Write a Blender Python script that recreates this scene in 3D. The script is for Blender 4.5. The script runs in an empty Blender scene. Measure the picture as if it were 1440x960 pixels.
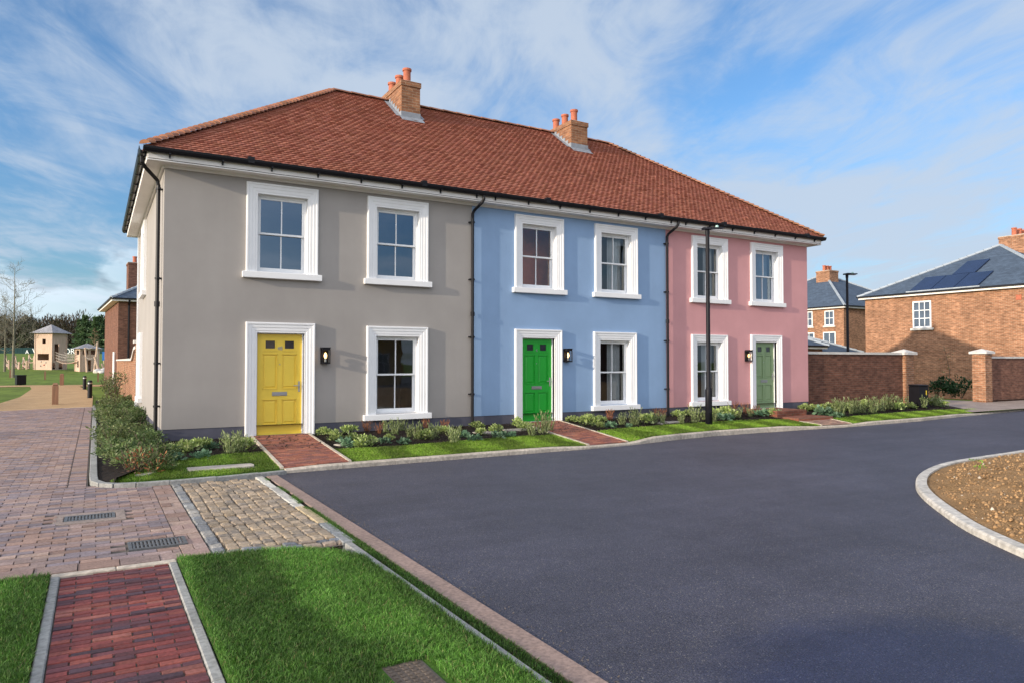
import bpy, math, random
import numpy as np
from mathutils import Vector, Matrix, noise as mnoise
random.seed(7); RNG = np.random.default_rng(7)
SC = bpy.context.scene
COL = SC.collection
SUN_E = 5.0; SKY_S = .15; SKYTINT = (.98,1.25,1.48); CLOUDC = (3.8,4.45,5.35); CL0, CL1, CLMAX = .825, 1.22, .90; SKYFILL = (15.5,15.3,15.8); CLOFF = (11.3,5.9,0)
LANE_HOUSE = (-46,-6,0); LAWN_HOUSE = (-30,-26,0)
import bmesh
PI = math.pi
rad = math.radians

# ------------------------------------------------------------------ helpers
class MB:
    def __init__(s): s.v = []; s.f = []; s.m = []; s.c = []
    def face(s, pts, m=0, c=None):
        n = len(s.v); s.v += [tuple(p) for p in pts]; s.f.append(tuple(range(n, n + len(pts)))); s.m.append(m); s.c.append(c)
    def idx(s, verts, faces, m=0, c=None):
        n = len(s.v); s.v += [tuple(p) for p in verts]
        for f in faces: s.f.append(tuple(n + i for i in f)); s.m.append(m); s.c.append(c)
    def box(s, x0, y0, z0, x1, y1, z1, m=0, c=None):
        v = [(x0,y0,z0),(x1,y0,z0),(x1,y1,z0),(x0,y1,z0),(x0,y0,z1),(x1,y0,z1),(x1,y1,z1),(x0,y1,z1)]
        s.idx(v, [(0,3,2,1),(4,5,6,7),(0,1,5,4),(1,2,6,5),(2,3,7,6),(3,0,4,7)], m, c)
    def cbox(s, x0, y0, z0, x1, y1, z1, b=.008, m=0, c=None):
        """a box with chamfered edges"""
        def ring(i, z): return [(x0+i,y0+i,z),(x1-i,y0+i,z),(x1-i,y1-i,z),(x0+i,y1-i,z)]
        v = ring(b, z0) + ring(0, z0+b) + ring(0, z1-b) + ring(b, z1)
        f = [(3,2,1,0),(12,13,14,15)]
        for k in range(3):
            for i in range(4):
                j = (i+1) % 4; f.append((4*k+i, 4*k+j, 4*k+4+j, 4*k+4+i))
        s.idx(v, f, m, c)
    def beam(s, a, b, w, h, up=(0,0,1), m=0, c=None):
        a = Vector(a); b = Vector(b); d = (b-a).normalized(); u = Vector(up)
        if abs(d.dot(u)) > .98: u = Vector((1,0,0))
        x = d.cross(u).normalized(); y = x.cross(d)
        v = []
        for p in (a, b):
            for sx, sy in ((-1,-1),(1,-1),(1,1),(-1,1)): v.append(p + x*sx*w/2 + y*sy*h/2)
        s.idx(v, [(0,1,2,3),(7,6,5,4),(0,4,5,1),(1,5,6,2),(2,6,7,3),(3,7,4,0)], m, c)
    def tube(s, pts, r, n=8, m=0, c=None, cap=True):
        pts = [Vector(p) for p in pts]; rs = r if isinstance(r, (list, tuple)) else [r]*len(pts)
        verts = []; ref = None
        for i, p in enumerate(pts):
            d = (pts[min(i+1, len(pts)-1)] - pts[max(i-1, 0)]).normalized()
            if ref is None:
                ref = Vector((0,0,1)) if abs(d.z) < .9 else Vector((1,0,0))
            x = d.cross(ref).normalized(); y = x.cross(d).normalized(); ref = y
            for k in range(n):
                a = 2*PI*k/n; verts.append(p + (x*math.cos(a) + y*math.sin(a))*rs[i])
        f = []
        for i in range(len(pts)-1):
            for k in range(n): f.append((i*n+k, i*n+(k+1)%n, (i+1)*n+(k+1)%n, (i+1)*n+k))
        if cap: f.append(tuple(range(n-1,-1,-1))); f.append(tuple((len(pts)-1)*n+k for k in range(n)))
        s.idx(verts, f, m, c)
    def lathe(s, prof, ctr=(0,0,0), n=16, m=0, c=None):
        v = []
        for r, z in prof:
            for k in range(n):
                a = 2*PI*k/n; v.append((ctr[0]+r*math.cos(a), ctr[1]+r*math.sin(a), ctr[2]+z))
        f = []
        for i in range(len(prof)-1):
            for k in range(n): f.append((i*n+k, i*n+(k+1)%n, (i+1)*n+(k+1)%n, (i+1)*n+k))
        f.append(tuple(range(n-1,-1,-1))); f.append(tuple((len(prof)-1)*n+k for k in range(n)))
        s.idx(v, f, m, c)
    def xform(s, M, start=0):
        for i in range(start, len(s.v)): s.v[i] = tuple(M @ Vector(s.v[i]))
        return s
    def build(s, name, mats, parent=None, smooth=False, uv=True, bevel=0):
        me = bpy.data.meshes.new(name)
        me.from_pydata(s.v, [], s.f)
        mats = mats if isinstance(mats, (list, tuple)) else [mats]
        for m in mats: me.materials.append(m)
        if len(mats) > 1: me.polygons.foreach_set('material_index', s.m)
        if uv: planar_uv(me)
        if any(c is not None for c in s.c):
            a = me.color_attributes.new('Col', 'FLOAT_COLOR', 'CORNER'); arr = []
            for f, c in zip(s.f, s.c):
                c = c or (1,1,1); arr += [c[0],c[1],c[2],1.0]*len(f)
            a.data.foreach_set('color', arr)
        if smooth: me.polygons.foreach_set('use_smooth', [True]*len(me.polygons))
        me.update()
        o = bpy.data.objects.new(name, me); COL.objects.link(o)
        if parent is not None: o.parent = parent
        if bevel:
            b = o.modifiers.new('edge', 'BEVEL'); b.width = bevel; b.segments = 2; b.limit_method = 'ANGLE'
        return o

def planar_uv(me):
    uv = me.uv_layers.new(name='UVMap').data
    for p in me.polygons:
        n = p.normal
        if abs(n.z) > .97: u = Vector((1,0,0)); w = Vector((0,1,0))
        else:
            u = Vector((-n.y, n.x, 0)).normalized(); w = n.cross(u)
        for li in p.loop_indices:
            co = me.vertices[me.loops[li].vertex_index].co
            uv[li].uv = (co.dot(u), co.dot(w))

def np_mesh(name, verts, faces, mat, cols=None, parent=None, smooth=False):
    """verts (n,3), faces (m,k) with k fixed; cols (m,3) one colour for each face"""
    me = bpy.data.meshes.new(name); m, k = faces.shape
    me.vertices.add(len(verts)); me.vertices.foreach_set('co', verts.astype(np.float32).ravel())
    me.loops.add(m*k); me.loops.foreach_set('vertex_index', faces.astype(np.int32).ravel())
    me.polygons.add(m); me.polygons.foreach_set('loop_start', np.arange(0, m*k, k, dtype=np.int32))
    me.materials.append(mat)
    if cols is not None:
        a = me.color_attributes.new('Col', 'FLOAT_COLOR', 'CORNER')
        cc = np.ones((m, k, 4), np.float32); cc[:, :, :3] = cols[:, None, :]
        a.data.foreach_set('color', cc.ravel())
    me.update(calc_edges=True); me.validate()
    if smooth: me.polygons.foreach_set('use_smooth', [True]*m)
    o = bpy.data.objects.new(name, me); COL.objects.link(o)
    if parent is not None: o.parent = parent
    return o

def tag(o, label, cat=None, group=None):
    o['label'] = label
    if cat: o['category'] = cat
    if group: o['group'] = group
    return o
def thing(name, label, cat, loc=(0,0,0), rz=0, group=None):
    o = bpy.data.objects.new(name, None); COL.objects.link(o); o.empty_display_size = .2
    o.location = loc; o.rotation_euler = (0,0,rz)
    return tag(o, label, cat, group)
def struct(o): o['kind'] = 'structure'; return o
def stuff(o): o['kind'] = 'stuff'; return o
def copy_tree(o, parent=None):
    c = o.copy(); COL.objects.link(c)
    if parent is not None: c.parent = parent
    for ch in o.children: copy_tree(ch, c)
    return c
def lerp(a, b, t): return a + (b-a)*t
def interp(pts, x):
    if x <= pts[0][0]: return pts[0][1]
    for (a, ya), (b, yb) in zip(pts, pts[1:]):
        if x <= b: return ya + (yb-ya)*(x-a)/(b-a)
    return pts[-1][1]

# ------------------------------------------------------------------ materials
def new_mat(name):
    m = bpy.data.materials.new(name); m.use_nodes = True; nt = m.node_tree
    bs = nt.nodes['Principled BSDF']; return m, nt, bs
def N(nt, t, **kw):
    n = nt.nodes.new(t)
    for k, v in kw.items():
        if k in n.inputs.keys(): n.inputs[k].default_value = v
        else: setattr(n, k, v)
    return n
def rgba(c): return (c[0], c[1], c[2], 1)
def mixc(nt, fac, a, b, mode='MIX'):
    n = nt.nodes.new('ShaderNodeMix'); n.data_type = 'RGBA'; n.blend_type = mode
    for s, v in ((0, fac), (6, a), (7, b)):
        if isinstance(v, (int, float)): n.inputs[s].default_value = v
        elif isinstance(v, tuple): n.inputs[s].default_value = rgba(v)
        else: nt.links.new(v, n.inputs[s])
    return n.outputs[2]
def ramp(nt, src, stops):
    r = nt.nodes.new('ShaderNodeValToRGB'); e = r.color_ramp.elements
    while len(e) < len(stops): e.new(.5)
    for x, (p, c) in zip(e, stops):
        x.position = p; x.color = rgba(c) if isinstance(c, tuple) else (c,c,c,1)
    nt.links.new(src, r.inputs[0]); return r.outputs[0]
def noise(nt, scale, detail=4, rough=.55, co=None, dist=0):
    n = N(nt, 'ShaderNodeTexNoise', Scale=scale, Detail=detail, Roughness=rough, Distortion=dist)
    if co is not None: nt.links.new(co, n.inputs['Vector'])
    return n.outputs[0]
def coords(nt, kind='Object'): return nt.nodes.new('ShaderNodeTexCoord').outputs[kind]
def bump(nt, bs, h, strength, dist=.01):
    b = N(nt, 'ShaderNodeBump', Strength=strength, Distance=dist)
    nt.links.new(h, b.inputs['Height']); nt.links.new(b.outputs[0], bs.inputs['Normal'])
def pmat(name, c, rough=.6, var=.15, scale=3., bscale=0, bstr=.3, bdist=.004, spec=.4, metal=0, attr=False, fine=0, tint=None):
    """principled with two scales of noise in the colour, optional bump"""
    m, nt, bs = new_mat(name); co = coords(nt)
    n1 = noise(nt, scale, 5, .6, co)
    lo = tuple(x*(1-var) for x in c); hi = tuple(x*(1+var) for x in c)
    if tint: hi = tuple(x*(1+var)*t for x, t in zip(c, tint))
    col = mixc(nt, ramp(nt, n1, [(.3, 0.), (.7, 1.)]), lo, hi)
    if fine:
        n2 = noise(nt, fine, 3, .6, co); col = mixc(nt, 1., col, ramp(nt, n2, [(.3, .72), (.7, 1.25)]), 'MULTIPLY')
    if attr:
        a = N(nt, 'ShaderNodeAttribute', attribute_name='Col'); col = mixc(nt, 1., col, a.outputs[0], 'MULTIPLY')
    nt.links.new(col, bs.inputs['Base Color'])
    bs.inputs['Roughness'].default_value = rough; bs.inputs['Specular IOR Level'].default_value = spec; bs.inputs['Metallic'].default_value = metal
    if bscale: bump(nt, bs, noise(nt, bscale, 4, .6, co), bstr, bdist)
    return m

def render_mat(name, c):
    """painted smooth render: faint float marks, faint streaks down the wall, fine grain"""
    m, nt, bs = new_mat(name); co = coords(nt)
    a = noise(nt, .7, 5, .6, co); b = noise(nt, 60, 3, .6, co)
    mp = N(nt, 'ShaderNodeMapping'); mp.inputs['Scale'].default_value = (3.5, 3.5, .25); nt.links.new(co, mp.inputs[0])
    st = noise(nt, 1., 4, .6, mp.outputs[0])
    col = mixc(nt, ramp(nt, a, [(.3, 0.), (.7, 1.)]), tuple(x*.91 for x in c), tuple(x*1.07 for x in c))
    col = mixc(nt, 1., col, ramp(nt, st, [(.3, .985), (.6, 1.01)]), 'MULTIPLY')
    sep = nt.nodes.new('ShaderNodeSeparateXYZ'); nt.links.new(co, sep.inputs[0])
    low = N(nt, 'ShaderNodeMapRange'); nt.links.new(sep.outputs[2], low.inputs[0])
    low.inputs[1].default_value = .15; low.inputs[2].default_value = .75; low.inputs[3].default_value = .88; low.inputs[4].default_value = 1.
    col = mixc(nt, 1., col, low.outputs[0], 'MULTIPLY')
    nt.links.new(col, bs.inputs['Base Color']); bs.inputs['Roughness'].default_value = .85; bs.inputs['Specular IOR Level'].default_value = .25
    bump(nt, bs, mixc(nt, .5, a, b), .25, .006)
    return m

def brick_mat(name, c1, c2, mortar, w=.225, h=.075, mort=.010, vary=.5, bstr=.5):
    m, nt, bs = new_mat(name); uv = coords(nt, 'UV')
    t = N(nt, 'ShaderNodeTexBrick', Scale=1., Bias=0.); t.offset = .5
    t.inputs['Mortar Size'].default_value = mort/2; t.inputs['Brick Width'].default_value = w; t.inputs['Row Height'].default_value = h
    t.inputs['Mortar Smooth'].default_value = .3
    t.inputs['Color1'].default_value = rgba(c1); t.inputs['Color2'].default_value = rgba(c2); t.inputs['Mortar'].default_value = rgba(mortar)
    nt.links.new(uv, t.inputs['Vector'])
    n1 = noise(nt, 1.3, 4, .6, uv); n2 = noise(nt, 45, 3, .6, uv)
    mp = N(nt, 'ShaderNodeMapping'); mp.inputs['Scale'].default_value = (1/w, 1/h, 1); nt.links.new(uv, mp.inputs[0])
    n3 = noise(nt, .9, 1, .5, mp.outputs[0])
    col = mixc(nt, 1., t.outputs[0], ramp(nt, n1, [(.3, 1-vary*.4), (.7, 1+vary*.4)]), 'MULTIPLY')
    col = mixc(nt, 1., col, ramp(nt, n3, [(.3, 1-vary*.5), (.7, 1+vary*.5)]), 'MULTIPLY')
    col = mixc(nt, 1., col, ramp(nt, n2, [(.3, .85), (.7, 1.12)]), 'MULTIPLY')
    nt.links.new(col, bs.inputs['Base Color']); bs.inputs['Roughness'].default_value = .85; bs.inputs['Specular IOR Level'].default_value = .2
    inv = N(nt, 'ShaderNodeMath', operation='SUBTRACT'); inv.inputs[0].default_value = 1; nt.links.new(t.outputs[1], inv.inputs[1])
    bump(nt, bs, inv.outputs[0], bstr, .006)
    return m

def glass_mat(name, tintc=(.85,.9,.92), base=.11, gc=(.88,.95,1.)):
    """a window pane: mirror-like at grazing angles, otherwise see-through"""
    m, nt, bs = new_mat(name); nt.nodes.remove(bs); out = nt.nodes['Material Output']
    tr = N(nt, 'ShaderNodeBsdfTransparent', Color=rgba(tintc)); gl = N(nt, 'ShaderNodeBsdfGlossy', Roughness=.015, Color=rgba(gc))
    fr = N(nt, 'ShaderNodeFresnel', IOR=1.5); mr = N(nt, 'ShaderNodeMapRange'); nt.links.new(fr.outputs[0], mr.inputs[0])
    mr.inputs[1].default_value = .04; mr.inputs[2].default_value = 1; mr.inputs[3].default_value = base; mr.inputs[4].default_value = 1
    b = N(nt, 'ShaderNodeBump', Strength=.06, Distance=.02); co = coords(nt)
    nt.links.new(noise(nt, 1.6, 2, .5, co), b.inputs['Height']); nt.links.new(b.outputs[0], gl.inputs['Normal'])
    mx = nt.nodes.new('ShaderNodeMixShader'); nt.links.new(mr.outputs[0], mx.inputs[0]); nt.links.new(tr.outputs[0], mx.inputs[1]); nt.links.new(gl.outputs[0], mx.inputs[2])
    nt.links.new(mx.outputs[0], out.inputs[0]); return m

def leaf_mat(name, attr=True, transl=.35, rough=.5, c=(1,1,1), spec=.35):
    m, nt, bs = new_mat(name); out = nt.nodes['Material Output']
    a = N(nt, 'ShaderNodeAttribute', attribute_name='Col')
    info = nt.nodes.new('ShaderNodeObjectInfo')
    col = mixc(nt, 1., a.outputs[0], rgba(c)[:3], 'MULTIPLY')
    col = mixc(nt, 1., col, ramp(nt, info.outputs['Random'], [(0, .75), (1, 1.25)]), 'MULTIPLY')
    nt.links.new(col, bs.inputs['Base Color']); bs.inputs['Roughness'].default_value = rough; bs.inputs['Specular IOR Level'].default_value = spec
    t = nt.nodes.new('ShaderNodeBsdfTranslucent'); nt.links.new(col, t.inputs[0])
    mx = N(nt, 'ShaderNodeMixShader', Fac=transl); nt.links.new(bs.outputs[0], mx.inputs[1]); nt.links.new(t.outputs[0], mx.inputs[2])
    nt.links.new(mx.outputs[0], out.inputs[0]); return m

def ground_mat(name, cols, scale, fine, rough=.95, bscale=40, bstr=.6, bdist=.02, spec=.2):
    m, nt, bs = new_mat(name); co = coords(nt)
    a = noise(nt, scale, 6, .65, co); b = noise(nt, fine, 4, .7, co)
    k = len(cols)-1
    col = ramp(nt, a, [(.28+.44*i/k, c) for i, c in enumerate(cols)])
    col = mixc(nt, 1., col, ramp(nt, b, [(.3, .6), (.7, 1.35)]), 'MULTIPLY')
    nt.links.new(col, bs.inputs['Base Color']); bs.inputs['Roughness'].default_value = rough; bs.inputs['Specular IOR Level'].default_value = spec
    bump(nt, bs, noise(nt, bscale, 5, .7, co), bstr, bdist); return m

def asphalt_mat():
    m, nt, bs = new_mat('asphalt'); co = coords(nt)
    v = N(nt, 'ShaderNodeTexVoronoi', Scale=120.); nt.links.new(co, v.inputs['Vector'])
    vc = nt.nodes.new('ShaderNodeSeparateColor'); nt.links.new(v.outputs['Color'], vc.inputs[0])
    stone = ramp(nt, vc.outputs[0], [(0, (.054,.055,.081)), (.6, (.074,.073,.105)), (.90, (.098,.095,.122)), (.98, (.165,.155,.155)), (1., (.27,.25,.235))])
    edge = ramp(nt, v.outputs['Distance'], [(.25, 1.), (.75, .45)])
    col = mixc(nt, 1., stone, edge, 'MULTIPLY')
    big = noise(nt, .45, 5, .65, co); mid = noise(nt, 3., 5, .7, co)
    col = mixc(nt, 1., col, ramp(nt, big, [(.3, .80), (.7, 1.2)]), 'MULTIPLY')
    col = mixc(nt, 1., col, ramp(nt, mid, [(.3, .88), (.7, 1.12)]), 'MULTIPLY')
    mt = N(nt, 'ShaderNodeMapping'); mt.inputs['Scale'].default_value = (.35, 2.2, 1); mt.inputs['Rotation'].default_value = (0,0,.06); nt.links.new(co, mt.inputs[0])
    col = mixc(nt, 1., col, ramp(nt, noise(nt, 1.1, 6, .7, mt.outputs[0], .4), [(.35, .90), (.68, 1.14)]), 'MULTIPLY')
    # a soft shadow painted into the asphalt colour, its edge broken by noise
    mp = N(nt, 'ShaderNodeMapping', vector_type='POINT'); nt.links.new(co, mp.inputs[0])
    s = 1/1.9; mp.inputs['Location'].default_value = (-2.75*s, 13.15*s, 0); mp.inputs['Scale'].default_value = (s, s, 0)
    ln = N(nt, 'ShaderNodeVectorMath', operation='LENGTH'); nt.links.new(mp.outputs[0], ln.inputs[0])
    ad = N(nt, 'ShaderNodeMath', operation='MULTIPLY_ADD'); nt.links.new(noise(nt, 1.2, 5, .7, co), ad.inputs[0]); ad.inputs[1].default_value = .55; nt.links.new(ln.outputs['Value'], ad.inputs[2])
    road_shade = ramp(nt, ad.outputs[0], [(.75, 1.), (1.45, 0.)])
    col = mixc(nt, road_shade, col, mixc(nt, 1., col, (.40, .48, .78), 'MULTIPLY'))
    nt.links.new(col, bs.inputs['Base Color'])
    rr = N(nt, 'ShaderNodeMapRange'); nt.links.new(road_shade, rr.inputs[0]); rr.inputs[3].default_value = .62; rr.inputs[4].default_value = .5
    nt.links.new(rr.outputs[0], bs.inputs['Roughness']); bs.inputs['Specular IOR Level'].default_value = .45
    b1 = N(nt, 'ShaderNodeBump', Strength=.55, Distance=.006); b1.invert = True; nt.links.new(v.outputs['Distance'], b1.inputs['Height'])
    nt.links.new(b1.outputs[0], bs.inputs['Normal'])
    return m

def slate_mat(name, c):
    return brick_mat(name, c, tuple(x*.8 for x in c), tuple(x*.4 for x in c), w=.30, h=.22, mort=.012, vary=.25, bstr=.35)

def soft_wood(name, c):
    m, nt, bs = new_mat(name); co = coords(nt)
    mp = N(nt, 'ShaderNodeMapping'); mp.inputs['Scale'].default_value = (9, 9, .6); nt.links.new(co, mp.inputs[0])
    g = noise(nt, 2., 5, .6, mp.outputs[0])
    col = mixc(nt, ramp(nt, g, [(.3, 0.), (.7, 1.)]), tuple(x*.7 for x in c), tuple(x*1.2 for x in c))
    nt.links.new(col, bs.inputs['Base Color']); bs.inputs['Roughness'].default_value = .8; bump(nt, bs, g, .3, .01); return m

M = {}
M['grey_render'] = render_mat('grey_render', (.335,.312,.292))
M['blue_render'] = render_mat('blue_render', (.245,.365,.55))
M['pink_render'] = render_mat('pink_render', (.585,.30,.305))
M['plinth'] = pmat('plinth_paint', (.075,.075,.10), .8, .15, 2., 50, .25)
M['white'] = pmat('white_paint', (.80,.80,.80), .45, .035, 2.5, 30, .05)
M['cream'] = pmat('white_soffit_paint', (.78,.75,.72), .6, .05, 2., 30, .08)
M['upvc'] = pmat('sash_paint', (.78,.79,.80), .35, .03, 4.)
M['black'] = pmat('black_coated_metal', (.008,.008,.011), .45, .2, 5., spec=.25)
M['lampblack'] = pmat('lamp_post_paint', (.008,.008,.012), .5, .2, 3., 25, .05, spec=.2)
M['steel'] = pmat('brushed_steel', (.45,.45,.46), .35, .1, 30., metal=.9)
M['yellow'] = pmat('yellow_door_paint', (.82,.59,.07), .38, .05, 3., 40, .05, spec=.45)
M['green'] = pmat('green_door_paint', (.014,.35,.03), .38, .06, 3., 40, .05, spec=.45)
M['sage'] = pmat('sage_door_paint', (.225,.325,.17), .42, .06, 3., 40, .05)
M['tile'] = pmat('clay_roof_tile', (.31,.118,.078), .8, .08, 1.1, 70, .4, .004, spec=.2, attr=True)
M['ridge_tile'] = pmat('clay_ridge_tile', (.32,.15,.095), .8, .3, 2., 40, .3, spec=.2, attr=True)
M['deck'] = pmat('roof_underlay', (.08,.035,.028), .9, .1)
M['stack_brick'] = brick_mat('chimney_brick', (.30,.145,.075), (.20,.09,.05), (.30,.23,.165))
M['pot'] = pmat('terracotta_pot', (.40,.12,.065), .75, .2, 6., 30, .2)
M['mortar'] = pmat('cement_capping', (.42,.37,.31), .9, .2, 8., 30, .4)
M['lead'] = pmat('lead_flashing', (.24,.26,.29), .55, .2, 5., 15, .2)
M['brick_orange'] = brick_mat('orange_stock_brick', (.335,.16,.088), (.225,.10,.054), (.34,.255,.18), mort=.016, vary=.6)
M['brick_dark'] = brick_mat('brown_red_brick', (.20,.092,.060), (.135,.060,.042), (.17,.12,.09))
M['brick_wall'] = brick_mat('garden_wall_brick', (.165,.072,.047), (.105,.045,.031), (.15,.105,.08))
M['slate'] = slate_mat('grey_slate', (.075,.105,.15))
M['hip_lead'] = pmat('hip_roll', (.30,.34,.38), .6, .15, 3.)
M['stone'] = pmat('pale_coping_stone', (.56,.53,.49), .8, .15, 3., 35, .3)
M['solar'] = pmat('solar_glass', (.012,.022,.060), .18, .2, 2., spec=.6)
M['glass'] = glass_mat('window_glass', base=.085)
M['glass_grey'] = glass_mat('sky_tinted_window_glass', (.5,.58,.66), .20, (.62,.80,1.))  # blue of the mirrored sky put into the gloss colour
M['dglass'] = pmat('door_glass', (.03,.035,.045), .12, .3, 8., spec=.6)
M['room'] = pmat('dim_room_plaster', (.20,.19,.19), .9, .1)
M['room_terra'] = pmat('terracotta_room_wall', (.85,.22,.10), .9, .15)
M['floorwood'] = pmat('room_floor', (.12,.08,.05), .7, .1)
M['curtain'] = pmat('curtain_cloth', (.62,.62,.62), .9, .08, 4.)
M['blind'] = pmat('roller_blind_cloth', (.36,.37,.39), .9, .05, 4.)
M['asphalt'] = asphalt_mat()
M['concrete'] = pmat('kerb_concrete', (.46,.40,.325), .85, .22, 2.2, 60, .4, .004, fine=18)
M['grey_edge'] = pmat('grey_edging', (.27,.27,.255), .85, .22, 3., 60, .4, .004, fine=25)
M['channel'] = pmat('channel_blocks', (.27,.195,.165), .85, .14, 2.5, 80, .4, .004, attr=True, fine=30)
M['slab'] = pmat('paving_slab', (.27,.215,.185), .85, .2, 2.5, 80, .4, .004, fine=30)
M['paver'] = pmat('clay_paver', (1.1,1.1,1.1), .8, .16, 9., 90, .5, .003, attr=True, fine=45)
M['sand'] = pmat('jointing_sand', (.11,.092,.078), .95, .25, 6., 90, .6)
M['sett'] = pmat('granite_sett', (1,1,1), .85, .16, 12., 60, .7, .008, attr=True, fine=35)
M['mulch'] = ground_mat('dark_mulch', [(.008,.006,.005), (.020,.014,.011), (.038,.026,.019)], 9, 60, bscale=55, bstr=1., bdist=.03)
M['turf'] = ground_mat('turf', [(.035,.085,.012), (.055,.125,.016), (.085,.165,.022)], 2.0, 50, bscale=120, bstr=.6)
M['field'] = ground_mat('field_grass', [(.085,.125,.016), (.115,.17,.022), (.145,.20,.03)], .12, 1.5, bscale=4, bstr=.3)
M['soil'] = ground_mat('brown_soil', [(.20,.115,.050), (.29,.175,.080), (.36,.225,.115)], 3., 45, bscale=35, bstr=1., bdist=.03)
M['gold'] = ground_mat('bound_gravel', [(.36,.235,.12), (.43,.285,.15), (.49,.33,.18)], 1.5, 120, bscale=200, bstr=.3)
M['grass'] = leaf_mat('grass_blade', transl=.3, rough=.55)
M['leaf'] = leaf_mat('leaf', transl=.3, rough=.55)
M['bark'] = pmat('bark', (.11,.085,.06), .9, .3, 6., 25, .6)
M['bark_pale'] = pmat('pale_bark', (.17,.155,.11), .9, .3, 6., 25, .6)
M['timber'] = soft_wood('larch_timber', (.56,.40,.30))
M['bollard_wood'] = soft_wood('oak_bollard_timber', (.27,.145,.085))
M['rope'] = pmat('rope', (.30,.27,.24), .9, .1)
M['hoarding'] = pmat('green_hoarding', (.008,.035,.036), .95, .2, .4)
M['castiron'] = pmat('cast_iron', (.13,.135,.14), .5, .25, 20., 60, .4, metal=.3)
M['bulb'], _nt, _b = new_mat('lamp_bulb'); _b.inputs['Base Color'].default_value = (1,.75,.4,1); _b.inputs['Emission Color'].default_value = (1,.55,.2,1); _b.inputs['Emission Strength'].default_value = 5.
M['sign_white'] = pmat('letter_white', (.75,.78,.76), .6, .05)
M['gravelwhite'] = pmat('flat_stone', (.40,.36,.31), .85, .25, 4., 40, .5)
# ------------------------------------------------------------------ survey helpers (camera station, ground levels)
CAM = Vector((-1.10, -15.08, 1.5)); YAW = rad(30.34); FOC = 1001.; PITCH = math.atan(27/1001.)
def spot(px, D):
    """ground position on the bearing of column px at depth D"""
    u = (px-720)/FOC
    return CAM.x + D*(math.sin(YAW)+u*math.cos(YAW)), CAM.y + D*(math.cos(YAW)-u*math.sin(YAW))
def R(x): return -.19 - .011*min(14, max(-2, x))                  # road level
KERB = [(-1.0,-4.2),(.4,-4.15),(1.4,-3.97),(2.55,-3.85),(5.3,-3.6),(7.5,-3.44),(9,-3.22),(10.5,-2.85),(12,-2.6),(13.7,-2.48),(15.4,-2.52),(17.2,-2.62),(20.9,-2.5),(25.5,-2.0),(27.5,-1.75),(60,-1.6)]
BED = [(-1.0,-4.1),(-.5,-3.2),(-.08,-2.6),(.4,-2.2),(1.0,-2.05),(2.8,-2.3),(3.8,-2.35),(6.2,-1.98),(7.8,-1.8),(9.3,-1.72),(11,-1.5),(13.3,-1.3),(15.5,-1.35),(17.9,-1.7),(21.2,-1.5),(25.3,-1.3)]
def ky(x): return interp(KERB, x)
def kerb_h(x): return interp([(0,.05),(1.3,.055),(2,.08),(6.6,.085),(7.4,.055),(8.8,.05),(9.6,.12),(14.6,.125),(15.8,.07),(17.2,.06),(18.2,.10),(23.5,.09),(25.3,.04),(60,.04)], x)
def V(x, y): return -.03 + max(0, min(1, y/ky(x)))*(R(x)+kerb_h(x)-.012+.03)      # verge level between house and kerb
def TZ(y):                                                         # the wider land
    return interp([(-400,-.62),(9,-.62),(14,-.20),(48,-.20),(74,.55),(222,3.5),(420,5),(900,6)], y)
def vground(px, py):
    """the point of the verge seen at a measured spot"""
    u = (px-720)/FOC; w = -(py-480)/FOC
    f = Vector((math.sin(YAW)*math.cos(PITCH), math.cos(YAW)*math.cos(PITCH), math.sin(PITCH))); r = Vector((math.cos(YAW), -math.sin(YAW), 0)); up = r.cross(f)
    d = f + r*u + up*w; z = -.1
    for _ in range(40):
        t = (z-CAM.z)/d.z; p = CAM + d*t; z = .5*z + .5*V(p.x, min(p.y, 0))
    return p.x, p.y, z

# ------------------------------------------------------------------ the land
def sheet(name, xs, ys, zf, mat):
    mb = MB(); vid = {}
    v = [(x, y, zf(x, y)) for y in ys for x in xs]; n = len(xs)
    f = [(j*n+i, j*n+i+1, (j+1)*n+i+1, (j+1)*n+i) for j in range(len(ys)-1) for i in range(len(xs)-1)]
    mb.idx(v, f); return struct(mb.build(name, mat, smooth=True))
sheet('ground', [-900,-300,-100,-40,-10,20,60,150,400,900], [-900,-300,-100,-20,0,9,14,25,48,60,74,110,150,222,300,420,900], lambda x, y: TZ(y), M['field'])

# asphalt road: from the channel blocks to far beyond, following the fall of the road
xs = [1.27] + [2+k for k in range(13)] + [16,20,30,45,70]
def road_z(x, y): return R(x)
mb = MB()
for a, b in zip(xs, xs[1:]):
    ya, yb = ky(a)+.03, ky(b)+.03
    ysa = [-60,-30,-15,-11,-7,ya]; ysb = [-60,-30,-15,-11,-7,yb]
    for k in range(5): mb.face([(a,ysa[k],R(a)),(b,ysb[k],R(b)),(b,ysb[k+1],R(b)),(a,ysa[k+1],R(a))])
struct(mb.build('road', M['asphalt'], smooth=True))

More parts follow.
